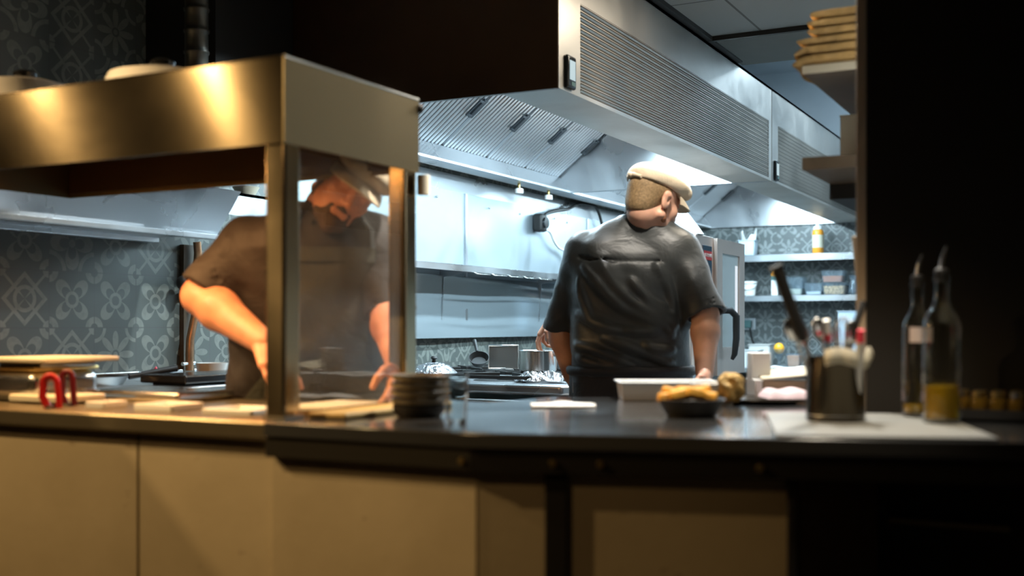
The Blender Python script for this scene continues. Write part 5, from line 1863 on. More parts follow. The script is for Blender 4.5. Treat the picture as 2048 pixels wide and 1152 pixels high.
        for f, a, b in self.post:
            d = f(ax[0][:, None, None], ax[1][None, :, None], ax[2][None, None, :]).astype(np.float32)
            if a is not None:
                i0 = np.clip(np.floor((np.array(a) - lo) / res).astype(int), 0, n)
                i1 = np.clip(np.ceil((np.array(b) - lo) / res).astype(int), 0, n)
                sl = tuple(slice(i0[j], i1[j]) for j in range(3))
                D[sl] = np.maximum(D[sl], d[sl])
            else:
                D = np.maximum(D, d)
        return surface_nets(name, D, lo, res)


def surface_nets(name, D, lo, res):
    S = D < 0
    nx, ny, nz = D.shape
    cs = [S[a:nx - 1 + a, b:ny - 1 + b, c:nz - 1 + c] for a in (0, 1) for b in (0, 1) for c in (0, 1)]
    cnt = np.zeros(cs[0].shape, dtype=np.int8)
    for c in cs:
        cnt += c
    mask = (cnt > 0) & (cnt < 8)
    idx = np.full(mask.shape, -1, dtype=np.int64)
    I, J, K = np.nonzero(mask)
    idx[I, J, K] = np.arange(len(I))
    acc = np.zeros((len(I), 3))
    num = np.zeros(len(I))
    corners = [(a, b, c) for a in (0, 1) for b in (0, 1) for c in (0, 1)]
    vals = {c: D[I + c[0], J + c[1], K + c[2]] for c in corners}
    for a in corners:
        for axi in range(3):
            if a[axi] == 0:
                b = list(a)
                b[axi] = 1
                b = tuple(b)
                va, vb = vals[a], vals[b]
                m = (va < 0) != (vb < 0)
                t = va / (va - vb + 1e-20)
                for q in range(3):
                    base = a[q] + (t if q == axi else 0)
                    acc[:, q] += np.where(m, base, 0)
                num += m
    P = np.stack([I, J, K], 1) + acc / num[:, None]
    V = lo[None, :] + P * res
    quads = []
    for axi in range(3):
        o1, o2 = [(1, 2), (2, 0), (0, 1)][axi]
        sl0 = [slice(1, -1)] * 3
        sl0[axi] = slice(0, -1)
        sl1 = list(sl0)
        sl1[axi] = slice(1, None)
        e = S[tuple(sl0)] != S[tuple(sl1)]
        A = np.stack(np.nonzero(e), 1)
        if len(A) == 0:
            continue
        off = np.array([1, 1, 1])
        off[axi] = 0
        A = A + off
        s = S[A[:, 0], A[:, 1], A[:, 2]]
        u = np.zeros(3, int)
        u[o1] = 1
        w = np.zeros(3, int)
        w[o2] = 1
        g = lambda B: idx[B[:, 0], B[:, 1], B[:, 2]]
        q = np.stack([g(A - u - w), g(A - w), g(A), g(A - u)], 1)
        q[~s] = q[~s][:, ::-1]
        quads.append(q)
    F = np.concatenate(quads)
    F = F[(F >= 0).all(1)]
    # light smoothing
    E = np.concatenate([F[:, [0, 1]], F[:, [1, 2]], F[:, [2, 3]], F[:, [3, 0]]])
    for lam in (0.5, 0.4):
        sm = np.zeros_like(V)
        c = np.zeros(len(V))
        np.add.at(sm, E[:, 0], V[E[:, 1]])
        np.add.at(c, E[:, 0], 1)
        c = np.maximum(c, 1)[:, None]
        V = V * (1 - lam) + sm / c * lam
    me = bpy.data.meshes.new(name)
    me.vertices.add(len(V))
    me.vertices.foreach_set('co', V.astype(np.float32).ravel())
    me.loops.add(len(F) * 4)
    me.loops.foreach_set('vertex_index', F.astype(np.int32).ravel())
    me.polygons.add(len(F))
    me.polygons.foreach_set('loop_start', np.arange(0, len(F) * 4, 4, dtype=np.int32))
    me.polygons.foreach_set('loop_total', np.full(len(F), 4, dtype=np.int32))
    me.polygons.foreach_set('use_smooth', np.ones(len(F), dtype=bool))
    me.update(calc_edges=True)
    me.validate()
    return me


def merge(name, meshes):
    bm = bmesh.new()
    for m in meshes:
        bm.from_mesh(m)
        bpy.data.meshes.remove(m)
    me = bpy.data.meshes.new(name)
    for f in bm.faces:
        f.smooth = True
    bm.to_mesh(me)
    bm.free()
    return me


def put(name, me, m, parent):
    me.transform(wmat(parent).inverted())
    return link_mesh(name, me, m, parent)


class Head:
    def __init__(self, c, fwd, up, s=1.0):
        f = Vector(fwd).normalized()
        u = (Vector(up) - f * Vector(up).dot(f)).normalized()
        r = f.cross(u).normalized()
        self.c, self.R, self.s = Vector(c), (r, f, u), s

    def p(self, x, y, z):
        r, f, u = self.R
        return self.c + (r * x + f * y + u * z) * self.s

    def e(self, F, c, r, k=0.015, op='u', tilt=None):
        R = self.R
        if tilt is not None:
            q = Matrix.Rotation(tilt[0], 3, tilt[1])
            R = tuple(q @ a for a in R)
        F.ell(self.p(*c), [x * self.s for x in r], R, k, op)

    def skull(self, F, nose=1.0):
        e, p, s = self.e, self.p, self.s
        e(F, (0, -0.018, 0.035), (0.077, 0.097, 0.086))
        e(F, (0, 0.030, -0.030), (0.060, 0.066, 0.080), 0.03)
        e(F, (0, 0.036, -0.076), (0.049, 0.050, 0.036), 0.02)
        F.ell(p(0, 0.080, -0.100), [0.019 * s] * 3, None, 0.02)
        for q in (-1, 1):
            F.ell(p(q * 0.040, 0.062, -0.022), [0.024 * s] * 3, None, 0.02)        # cheekbone
            F.rc(p(q * 0.062, -0.002, -0.055), p(q * 0.030, 0.062, -0.092), 0.017 * s, 0.015 * s, 0.02)   # jaw line
        F.rc(p(-0.034, 0.082, 0.030), p(0.034, 0.082, 0.030), 0.013 * s, None, 0.014)     # brow
        for q in (-1, 1):
            F.ell(p(q * 0.032, 0.102, 0.010), [0.015 * s] * 3, None, 0.012, 'c')      # socket
            F.ell(p(q * 0.032, 0.080, 0.009), [0.0140 * s] * 3, None, 0.004)         # lidded eye
            F.rc(p(q * 0.045, 0.086, 0.008), p(q * 0.020, 0.093, 0.006), 0.0030 * s, None, 0.004)
        F.rc(p(0, 0.090, 0.014), p(0, 0.114 * nose, -0.028), 0.0085 * s, 0.0135 * s, 0.010)   # nose
        for q in (-1, 1):
            F.ell(p(q * 0.012, 0.102, -0.033), [0.0085 * s] * 3, None, 0.006)
            F.ell(p(q * 0.007, 0.108, -0.042), [0.0035 * s] * 3, None, 0.003, 'c')
        F.rc(p(-0.020, 0.088, -0.062), p(0.020, 0.088, -0.062), 0.0075 * s, None, 0.008)    # lips
        F.rc(p(-0.016, 0.087, -0.073), p(0.016, 0.087, -0.073), 0.0075 * s, None, 0.006)
        F.rc(p(-0.022, 0.098, -0.0675), p(0.022, 0.098, -0.0675), 0.0028 * s, None, 0.003, 'c')
        for q in (-1, 1):                                                            # ears
            e(F, (q * 0.079, -0.012, -0.006), (0.009, 0.020, 0.033), 0.006)
            e(F, (q * 0.084, -0.014, 0.012), (0.007, 0.019, 0.017), 0.005)
            F.ell(p(q * 0.088, -0.006, -0.004), [0.008 * s, 0.008 * s, 0.012 * s], self.R, 0.004, 'c')
        return F

    def cap(self, parent, m, mu, lift=0.0):
        """flat cap: low crown pulled forward over a short stiff peak"""
        F = Field()
        p, s = self.p, self.s
        self.e(F, (0, -0.012, 0.066), (0.092, 0.110, 0.058))
        self.e(F, (0, 0.050, 0.072), (0.086, 0.080, 0.036), 0.03)
        self.e(F, (0, -0.060, 0.052), (0.076, 0.060, 0.050), 0.03)
        F.rc(p(-0.055, 0.095, 0.060), p(0.055, 0.095, 0.060), 0.018 * s, None, 0.02)
        for q, (y0, y1, zz) in enumerate(((-0.02, 0.06, 0.116), (-0.05, 0.02, 0.120), (0.0, 0.09, 0.104))):
            x = (-0.045, 0.0, 0.042)[q]
            F.rc(p(x, y0, zz), p(x * 1.25, y1, zz - 0.012), 0.007 * s, None, 0.012)
        r, f, u = self.R
        F.cut(self.p(0, 0.0, 0.040), (r * 0 + f * 0.02 - u))
        self.e(F, (0, -0.018, 0.036), (0.0775, 0.098, 0.080), 0.004, 'c')
        o = put('crown', F.mesh('crown', 0.004), m, parent)
        # peak
        mb = MB()

        def pk(uu, w):
            a = (uu - 0.5) * math.pi * 0.94
            r0 = 0.0
            x = 0.080 * math.sin(a)
            y0 = 0.040 + 0.045 * math.cos(a)
            y1 = 0.040 + 0.118 * math.cos(a) ** 0.75 if math.cos(a) > 0 else 0.04
            y = y0 + (y1 - y0) * w
            z = 0.047 - 0.006 * w - 0.020 * w * w - 0.012 * (abs(x) / 0.08) ** 2
            return self.p(x * (1 + 0.03 * w), y, z)
        mb.grid(pk, 28, 8, 0.005 * s)
        put2 = mb.link('peak', m, o, smooth=50)
        return o

    def hair(self, parent, m):
        F = Field()
        self.e(F, (0, -0.022, 0.030), (0.0795, 0.0985, 0.084))
        self.e(F, (0, -0.055, -0.035), (0.058, 0.050, 0.055), 0.03)
        r, f, u = self.R
        F.cut(self.p(0, 0.020, 0.0), f * 1.0 + u * 0.25)
        F.cut(self.p(0, -0.03, -0.062), -u + f * 0.2)
        for q in (-1, 1):
            self.e(F, (q * 0.085, -0.010, -0.030), (0.022, 0.030, 0.045), 0.006, 'c')
        return put('hair', F.mesh('hair', 0.004), m, parent)

    def beard(self, parent, m, full=True):
        F = Field()
        p, s = self.p, self.s
        for q in (-1, 1):
            F.rc(p(q * 0.066, 0.008, -0.030), p(q * 0.060, 0.010, -0.062), 0.008 * s, 0.011 * s, 0.015)
            F.rc(p(q * 0.060, 0.010, -0.062), p(q * 0.032, 0.064, -0.096), 0.013 * s, 0.015 * s, 0.015)
            F.rc(p(q * 0.032, 0.064, -0.096), p(0, 0.082, -0.106), 0.015 * s, 0.020 * s, 0.015)
            if full:
                F.rc(p(q * 0.020, 0.086, -0.088), p(0, 0.090, -0.090), 0.014 * s, 0.015 * s, 0.012)
                F.rc(p(q * 0.026, 0.080, -0.060), p(q * 0.028, 0.074, -0.090), 0.009 * s, 0.012 * s, 0.012)
                F.rc(p(0.0, 0.096, -0.050), p(q * 0.024, 0.084, -0.058), 0.0055 * s, 0.006 * s, 0.01)
        return put('beard', F.mesh('beard', 0.0035), m, parent)

    def brows(self, parent, m):
        F = Field()
        for q in (-1, 1):
            F.path([self.p(q * 0.014, 0.0965, 0.026), self.p(q * 0.032, 0.094, 0.034), self.p(q * 0.047, 0.081, 0.029)], [0.004, 0.0045, 0.003], 0.004)
        return put('eyebrows', F.mesh('eyebrows', 0.002), m, parent)


def hand(F, wrist, fdir, palm, side, curl=(0.35, 0.5, 0.4), thumb=(0.6, 0.5), s=1.0, spread=0.06, curls=None):
    """F gets a palm, four jointed fingers and a thumb. fdir: along the fingers, palm: the way the palm faces, side: towards the thumb"""
    f = Vector(fdir).normalized()
    n = Vector(palm)
    n = (n - f * n.dot(f)).normalized()
    t = Vector(side)
    t = (t - f * t.dot(f) - n * t.dot(n)).normalized()
    w = Vector(wrist)
    kn = [(0.030, 0.088), (0.010, 0.093), (-0.011, 0.089), (-0.030, 0.080)]
    ln = [(0.042, 0.026, 0.020), (0.046, 0.030, 0.021), (0.043, 0.028, 0.020), (0.034, 0.021, 0.018)]
    rr = [(0.0098, 0.0088, 0.0078), (0.0100, 0.0090, 0.0080), (0.0096, 0.0086, 0.0076), (0.0085, 0.0076, 0.0068)]
    for i in range(4):
        k = w + (t * kn[i][0] + f * kn[i][1]) * s
        F.rc(w + t * kn[i][0] * 0.55 * s + f * 0.006 * s, k, 0.0165 * s, 0.0125 * s, 0.012)
        c = curls[i] if curls else curl
        a = 0.0
        d0 = f + t * (spread * (1.5 - i))
        d0.normalize()
        p = k
        for j in range(3):
            a += c[j]
            d = d0 * math.cos(a) + n * math.sin(a)
            q = p + d * ln[i][j] * s
            F.rc(p, q, rr[i][j] * s, (rr[i][j] - 0.0009) * s, 0.003)
            p = q
    # thenar and thumb
    b = w + (f * 0.018 + t * 0.022 + n * 0.006) * s
    m_ = w + (f * 0.050 + t * 0.048 + n * 0.020 * (0.5 + thumb[0])) * s
    F.rc(b, m_, 0.017 * s, 0.0125 * s, 0.012)
    d = (f * 0.85 + t * (0.5 - 0.9 * thumb[0]) + n * thumb[0]).normalized()
    q = m_ + d * 0.033 * s
    F.rc(m_, q, 0.0112 * s, 0.0100 * s, 0.004)
    d = (f * 0.9 - t * (0.9 * thumb[1]) + n * (0.3 + thumb[1] * 0.5)).normalized()
    F.rc(q, q + d * 0.026 * s, 0.0100 * s, 0.0082 * s, 0.003)
    return F


def wrinkle(amp, fx, seed=0.0, keep=None):
    def f(x, y, z):
        a = np.sin(x * fx * 1.0 + 2.1 * np.sin(z * fx * 0.45 + seed) + y * fx * 0.5 + seed)
        b = np.sin(z * fx * 0.8 + 1.7 * np.sin(x * fx * 0.6 + 1.3 + seed) - y * fx * 0.7)
        c = np.sin((x + z) * fx * 1.7 + 1.4 * np.sin(y * fx * 0.9 + seed))
        return amp * (0.5 * a + 0.5 * b + 0.35 * c)
    return f


def legs(F, hip, right, fwd, z0, k=0.03, r=(0.088, 0.060, 0.045), spread=0.10, grow=0.0):
    for q in (-1, 1):
        h = Vector((hip.x, hip.y, z0)) + right * (spread * q)
        kn = Vector((h.x, h.y, 0.50)) + right * 0.015 * q + fwd * 0.02
        an = Vector((h.x, h.y, 0.09)) + right * 0.02 * q
        F.rc(h, kn, r[0] + grow, r[1] + grow, k)
        F.rc(kn, an, r[1] + grow, r[2] + grow, k)


def shoes(parent, hip, right, fwd, spread=0.12):
    for q in (-1, 1):
        F = Field()
        a = Vector((hip.x, hip.y, 0.045)) + right * spread * q
        F.rc(a - fwd * 0.05, a + fwd * 0.13, 0.043, 0.036, 0.02)
        F.rc(a + Vector((0, 0, 0.05)), a, 0.048, 0.045, 0.02)
        F.cut((0, 0, 0.002), (0, 0, -1))
        put('shoe', F.mesh('shoe', 0.008), M['black'], parent)


# ------------------------------------------------------------------ chef seen from behind
D2 = 4.12
YAW = math.radians(-4)
r2 = (RV * math.cos(YAW) + FV * math.sin(YAW)).normalized()
f2 = (FV * math.cos(YAW) - RV * math.sin(YAW)).normalized()
hip2 = W(1262, 740, D2)
person2 = thing('person', (hip2.x, hip2.y, 0), 'person seen from behind in charcoal chef jacket and beige flat cap, head turned right', 'person')


def sec2(v, u, hw, hd, d=D2):
    p = W(u, v, d)
    return (p.z, (p.x, p.y), hw, hd)


S2 = [sec2(752, 1262, 0.212, 0.150), sec2(735, 1262, 0.208, 0.148), sec2(700, 1261, 0.212, 0.150), sec2(660, 1259, 0.210, 0.148), sec2(620, 1257, 0.206, 0.144), sec2(580, 1256, 0.206, 0.138),
      sec2(540, 1258, 0.208, 0.130), sec2(510, 1262, 0.206, 0.118), sec2(485, 1268, 0.190, 0.100), sec2(468, 1274, 0.160, 0.082), sec2(452, 1282, 0.115, 0.068), sec2(438, 1288, 0.075, 0.062)]
S2 = S2[::1]
S2.sort(key=lambda s: s[0])
hd2 = Head(W(1307, 401, 4.06), RV * 0.74 + FV * 0.58 - UV * 0.34, UV + RV * 0.12, 1.0)
shL, shR = W(1172, 503, 4.14), W(1361, 500, 4.06)
elL, elR = W(1120, 650, 4.24), W(1411, 632, 3.98)
wrL, wrR = W(1142, 752, 4.20), W(1409, 752, 3.86)
neck2 = W(1294, 432, 4.08)

F = Field()
F.loft([(s[0], s[1], s[2] * 0.90, s[3] * 0.88) for s in S2], r2, f2, 0.03)
F.rc(neck2 - UV * 0.05 + f2 * 0.02, hd2.p(0, -0.03, -0.05), 0.050, 0.058, 0.02)
for sh, el, wr in ((shL, elL, wrL), (shR, elR, wrR)):
    F.rc(neck2 - UV * 0.08, sh, 0.05, 0.056, 0.04)
    F.rc(sh, el, 0.056, 0.047, 0.03)
    m_ = el.lerp(wr, 0.28)
    F.rc(el, m_, 0.045, 0.049, 0.02)
    F.rc(m_, wr, 0.049, 0.030, 0.02)
legs(F, hip2, r2, f2, 1.0)
body = F.mesh('body', 0.007)
Fh = Field()
hd2.skull(Fh)
Fh.rc(neck2 - UV * 0.02 + f2 * 0.012, hd2.p(0, -0.03, -0.06), 0.058, 0.058, 0.02)
headm = Fh.mesh('head', 0.0035)
Fa = Field()
hand(Fa, wrL, (wrL - elL).normalized() + FV * 0.2, RV * 1.0, FV, (0.3, 0.4, 0.3))
Fa.rc(elL.lerp(wrL, 0.75), wrL, 0.035, 0.028, 0.01)
Fb = Field()
hand(Fb, wrR, (wrR - elR).normalized() - FV * 0.3, -RV, -FV, (0.25, 0.35, 0.3))
Fb.rc(elR.lerp(wrR, 0.75), wrR, 0.035, 0.028, 0.01)
put('body', merge('body', [body, headm, Fa.mesh('hl', 0.003), Fb.mesh('hr', 0.003)]), M['skin'], person2)
hd2.hair(person2, M['hair_brown'])
hd2.beard(person2, M['beard_red'], True)
cap2 = hd2.cap(person2, M['cap'], M['cap_under'])
MB().tube([hd2.p(-0.035, -0.118, 0.040), hd2.p(0.0, -0.124, 0.046), hd2.p(0.035, -0.118, 0.040)], [0.006, 0.009, 0.006], 10).ball(hd2.p(-0.012, -0.130, 0.044), 0.010, 12, 8).link('back_strap', M['cap'], cap2, smooth=60)


# jacket
def back2(u, v, out=0.0):
    """point on the back of the jacket below image point (u, v)"""
    z = EYE - (v - HORIZON) / FPX * (D2 - 0.13)
    zs = [s[0] for s in S2]
    cx = np.interp(z, zs, [s[1][0] for s in S2])
    cy = np.interp(z, zs, [s[1][1] for s in S2])
    A_ = float(np.interp(z, zs, [s[2] for s in S2])) + 0.006
    B_ = float(np.interp(z, zs, [s[3] for s in S2])) + 0.006
    c = Vector((cx, cy, z))
    # march along the viewing ray
    best = None
    for i in range(160):
        D = D2 - 0.25 + i * 0.002
        p = W(u, v, D)
        q = p - c
        a = abs(q.dot(r2)) / A_
        b = abs(q.dot(f2)) / B_
        if (a ** 2.4 + b ** 2.4) <= 1:
            best = p
            break
    if best is None:
        best = W(u, v, D2)
    return best - FV * out


J = Field()
J.loft(S2, r2, f2, 0.03, grow=0.006)
J.rc(W(1285, 452, 4.08), shL, 0.052, 0.066, 0.05)
J.rc(W(1298, 455, 4.08), shR, 0.050, 0.060, 0.05)
cuL, cuR = shL.lerp(elL, 1.0), shR.lerp(elR, 1.0)
dl, dr2_ = (cuL - shL).normalized(), (cuR - shR).normalized()
J.rc(shL, cuL + dl * 0.06, 0.070, 0.060, 0.03, end=(cuL + dl * 0.012, dl + RV * 0.25), hollow=0.013)
J.rc(shR, cuR + dr2_ * 0.06, 0.067, 0.077, 0.03, end=(cuR + dr2_ * 0.0, dr2_ - RV * 0.05), hollow=0.013)
# shoulder blades, drawn folds and the yoke seam
J.rc(back2(1195, 500, -0.03), back2(1215, 560, -0.03), 0.035, 0.03, 0.05)
J.rc(back2(1345, 500, -0.03), back2(1330, 555, -0.03), 0.035, 0.03, 0.05)
folds = [
    ([(1168, 532), (1190, 560), (1222, 596), (1262, 625), (1318, 650)], 0.012),
    ([(1205, 530), (1228, 570), (1262, 604), (1312, 632), (1345, 668)], 0.010),
    ([(1312, 530), (1334, 566), (1344, 605), (1347, 640)], 0.010),
    ([(1152, 628), (1190, 648), (1240, 660), (1312, 664)], 0.011),
    ([(1152, 690), (1195, 702), (1240, 722), (1275, 738)], 0.011),
    ([(1160, 716), (1200, 730), (1250, 741)], 0.010),
    ([(1290, 600), (1325, 622), (1350, 652)], 0.009),
    ([(1205, 676), (1250, 690), (1300, 712), (1345, 728)], 0.009),
    ([(1262, 560), (1290, 590), (1330, 612)], 0.008),
    ([(1290, 690), (1315, 700), (1345, 700)], 0.009),
    ([(1158, 560), (1166, 600), (1180, 640)], 0.009),
]


def dense(px_, n=5):
    out = []
    N = len(px_)
    for i in range(N - 1):
        p0, p1, p2, p3 = px_[max(i - 1, 0)], px_[i], px_[i + 1], px_[min(i + 2, N - 1)]
        for s in range(n):
            q = s / n
            out.append(tuple(0.5 * ((2 * p1[k]) + (p2[k] - p0[k]) * q + (2 * p0[k] - 5 * p1[k] + 4 * p2[k] - p3[k]) * q * q + (3 * p1[k] - p0[k] - 3 * p2[k] + p3[k]) * q ** 3) for k in (0, 1)))
    out.append(px_[-1])
    return out


for px_, r in folds:
    dp_ = dense(px_)
    n_ = len(dp_)
    J.path([back2(u, v, 0.0005) for u, v in dp_], [r * (0.35 + 0.75 * math.sin(math.pi * (0.08 + 0.84 * i / (n_ - 1)))) for i in range(n_)], 0.020)
seam = [back2(u, v, 0.0) for u, v in dense([(1158, 515), (1190, 518), (1220, 520), (1250, 521), (1290, 522), (1325, 523), (1346, 522)])]
J.path([q - FV * 0.0035 for q in seam], 0.0055, 0.004, 'c')
pa = [back2(u, v, 0.0) for u, v in dense([(1320, 600), (1318, 640), (1316, 690), (1317, 740)])]
J.cut((0, 0, W(0, 752, D2).z), (0, 0, -1))
wr_n = wrinkle(0.0032, 34.0, 0.7)
jk = put('jacket', J.mesh('jacket', 0.005, wr_n), M['jacket_grey'], person2)
# stand-up collar
col = Field()
cpts = [neck2 + UV * 0.004 + (r2 * math.cos(a) * 0.078 + f2 * (math.sin(a) * 0.068 + 0.008)) - UV * (0.014 * math.sin(a) + 0.022 * math.cos(a)) for a in [math.radians(x) for x in range(150, 412, 12)]]
mb = MB()


def colf(u, v):
    i = u * (len(cpts) - 1)
    a = cpts[min(int(i), len(cpts) - 1)].lerp(cpts[min(int(i) + 1, len(cpts) - 1)], i - int(i))
    return a + UV * (-0.018 + 0.046 * v) + (a - neck2) * (0.06 - 0.10 * v)


mb.grid(colf, 44, 5, 0.005)
mb.link('collar', M['apron'], jk, smooth=60)
# trousers and tied apron
T = Field()
T.loft([(0.82, (hip2.x, hip2.y), 0.19, 0.14), (0.95, (hip2.x, hip2.y), 0.205, 0.150), (1.06, (hip2.x, hip2.y), 0.195, 0.140)], r2, f2, 0.03)
legs(T, hip2, r2, f2, 0.98, 0.04, (0.10, 0.082, 0.070), 0.10)
put('trousers', T.mesh('trousers', 0.009, wrinkle(0.003, 26, 1.0)), M['trousers'], person2)
mb = MB()


def apr(u, v):
    a = -math.pi * 0.56 + u * math.pi * 2 * 0.96 + math.pi
    z = 0.48 + (1.048 - 0.48) * v
    wob = 0.008 * math.sin(a * 9 + z * 6) * (1 - v * 0.6)
    return Vector((hip2.x, hip2.y, z)) + r2 * ((0.224 + wob) * math.cos(a)) + f2 * ((0.166 + wob) * math.sin(a))


mb.grid(apr, 80, 16, 0.004)
ap = mb.link('apron', M['apron'], person2, smooth=60)
mb = MB()
mb.tube([Vector((hip2.x, hip2.y, 1.035)) + r2 * (0.226 * math.cos(a)) + f2 * (0.168 * math.sin(a)) for a in [i * math.pi / 24 for i in range(48)]], 0.012, 8, closed=True, flat=1.5)
mb.link('apron_string', M['apron'], ap, smooth=60)
tk = W(1149, 770, D2 - 0.03)
MB().cbox((0, 0, 0), (0.014, 0.012, 0.06), Matrix.Translation(tk) @ Matrix.Rotation(TH, 4, 'Z')).link('tucked_towel', M['paper'], ap, bevel=0.004)
shoes(person2, hip2, r2, f2)

# ------------------------------------------------------------------ chef behind the gantry glass
D1 = 3.13
Y1 = math.radians(12)
f1 = (-FV * math.cos(Y1) + RV * math.sin(Y1)).normalized()     # facing the camera, a little to the right
r1 = f1.cross(UV).normalized()                                 # his right = left in the picture
hip1 = W(618, 800, D1 + 0.14)
person1 = thing('person', (hip1.x, hip1.y, 0), 'person in dark brown chef jacket and apron, head bowed behind the gantry glass', 'person')


def sec1(v, u, hw, hd, d):
    p = W(u, v, d)
    return (p.z, (p.x, p.y), hw, hd)


S1 = [sec1(830, 616, 0.225, 0.150, D1 + 0.14), sec1(760, 618, 0.225, 0.155, D1 + 0.11), sec1(700, 622, 0.222, 0.158, D1 + 0.07), sec1(640, 628, 0.22, 0.152, D1 + 0.05),
      sec1(590, 633, 0.222, 0.145, D1 + 0.03), sec1(540, 638, 0.225, 0.135, D1), sec1(500, 641, 0.222, 0.122, D1 - 0.02), sec1(470, 643, 0.195, 0.105, D1 - 0.03),
      sec1(445, 645, 0.150, 0.09, D1 - 0.04), sec1(425, 647, 0.10, 0.075, D1 - 0.05), sec1(410, 650, 0.075, 0.07, D1 - 0.06)]
S1.sort(key=lambda s: s[0])
hd1 = Head(W(696, 370, 3.03), RV * 0.30 - FV * 0.84 - UV * 0.36, RV * 0.66 + UV * 0.70 - FV * 0.20, 1.0)
a_sh, b_sh = W(503, 487, 3.10), W(748, 482, 3.12)       # his right (picture left), his left
a_el, b_el = W(402, 592, 3.04), W(778, 618, 3.06)
a_wr, b_wr = W(528, 686, 2.90), W(800, 735, 2.86)
neck1 = W(655, 418, 3.08)

F = Field()
F.loft([(s[0], s[1], s[2] * 0.90, s[3] * 0.88) for s in S1], r1, f1, 0.03)
F.rc(neck1 - UV * 0.03, hd1.p(0, -0.03, -0.05), 0.066, 0.060, 0.02)
for sh, el, wr in ((a_sh, a_el, a_wr), (b_sh, b_el, b_wr)):
    F.rc(neck1 - UV * 0.08, sh, 0.05, 0.056, 0.04)
    F.rc(sh, el, 0.057, 0.050, 0.03)
    m_ = el.lerp(wr, 0.30)
    F.rc(el, m_, 0.050, 0.055, 0.02)
    F.rc(m_, wr, 0.055, 0.033, 0.02)
legs(F, hip1, r1, f1, 0.98)
body = F.mesh('body', 0.007)
Fh = Field()
hd1.skull(Fh)
Fh.rc(neck1, hd1.p(0, -0.03, -0.06), 0.064, 0.060, 0.02)
headm = Fh.mesh('head', 0.0032)
Fa = Field()
ha_d = (W(590, 795, 2.74) - a_wr).normalized()
hand(Fa, a_wr, ha_d, -UV * 0.6 + FV * 0.6, RV * 0.7 - FV * 0.5, (0.35, 0.45, 0.35))
Fa.rc(a_el.lerp(a_wr, 0.75), a_wr, 0.040, 0.030, 0.01)
Fb = Field()
hb_d = (W(788, 802, 2.78) - b_wr).normalized()
hand(Fb, b_wr, hb_d, -RV * 0.8 + FV * 0.3, -FV * 0.9, (0.2, 0.3, 0.25), thumb=(0.35, 0.3), spread=0.03)
Fb.rc(b_el.lerp(b_wr, 0.75), b_wr, 0.040, 0.030, 0.01)
put('body', merge('body', [body, headm, Fa.mesh('hl', 0.003), Fb.mesh('hr', 0.003)]), M['skin_ruddy'], person1)
hd1.hair(person1, M['hair_brown'])
hd1.beard(person1, M['beard_dark'], True)
hd1.brows(person1, M['beard_dark'])
hd1.cap(person1, M['cap'], M['cap_under'])

J = Field()
J.loft(S1, r1, f1, 0.03, grow=0.007)
J.rc(neck1 - UV * 0.05, a_sh, 0.055, 0.070, 0.05)
J.rc(neck1 - UV * 0.05, b_sh, 0.055, 0.070, 0.05)
c0, c1 = a_sh.lerp(a_el, 0.80), b_sh.lerp(b_el, 0.92)
d0, d1 = (c0 - a_sh).normalized(), (c1 - b_sh).normalized()
J.rc(a_sh, c0 + d0 * 0.08, 0.074, 0.072, 0.03, end=(c0 + d0 * 0.03, d0), hollow=0.014)
J.rc(b_sh, c1 + d1 * 0.08, 0.072, 0.070, 0.03, end=(c1 + d1 * 0.03, d1), hollow=0.014)
for q in range(3):
    a = a_sh.lerp(c0, 0.25 + 0.16 * q)
    J.rc(a - f1 * 0.0 + r1 * 0.03 + f1 * 0.055 + UV * (0.03 - 0.012 * q), a + f1 * 0.06 - r1 * 0.045 - UV * (0.05 - 0.006 * q), 0.009, 0.006, 0.02)
J.cut((0, 0, 0.92), (0, 0, -1))
J.rc(neck1 + UV * 0.01, neck1 + UV * 0.09 - FV * 0.03, 0.062, 0.075, 0.006, 'c')
jk1 = put('jacket', J.mesh('jacket', 0.006, wrinkle(0.0035, 30.0, 2.1)), M['jacket_brown'], person1)
mb = MB()
cpt1 = [neck1 - UV * 0.010 + r1 * (math.cos(a) * 0.078) + f1 * (math.sin(a) * 0.080) - UV * (0.035 * max(0, math.sin(a))) for a in [math.radians(x) for x in range(-250, 71, 10)]]


def colf1(u, v):
    i = u * (len(cpt1) - 1)
    a = cpt1[min(int(i), len(cpt1) - 1)].lerp(cpt1[min(int(i) + 1, len(cpt1) - 1)], i - int(i))
    return a + UV * (-0.02 + 0.05 * v) + (a - neck1) * (0.05 - 0.08 * v)


mb.grid(colf1, 50, 5, 0.005)
mb.link('collar', M['apron'], jk1, smooth=60)
T = Field()
T.loft([(0.80, (hip1.x, hip1.y), 0.20, 0.145), (0.95, (hip1.x, hip1.y), 0.205, 0.150)], r1, f1, 0.03)
legs(T, hip1, r1, f1, 0.95, 0.04, (0.10, 0.082, 0.070), 0.10)
put('trousers', T.mesh('trousers', 0.010, wrinkle(0.003, 26, 1.0)), M['trousers'], person1)


# bib apron laid over the front of the jacket
def front1(x, z, out):
    zs = [s[0] for s in S1]
    cx = np.interp(z, zs, [s[1][0] for s in S1])
    cy = np.interp(z, zs, [s[1][1] for s in S1])
    A_ = float(np.interp(z, zs, [s[2] for s in S1])) + 0.007
    B_ = float(np.interp(z, zs, [s[3] for s in S1])) + 0.007
    q = min(0.97, abs(x) / A_)
    y = B_ * (1 - q ** 2.4) ** (1 / 2.4)
    return Vector((cx, cy, z)) + r1 * x + f1 * (y + out)


zb = W(0, 497, 3.0).z


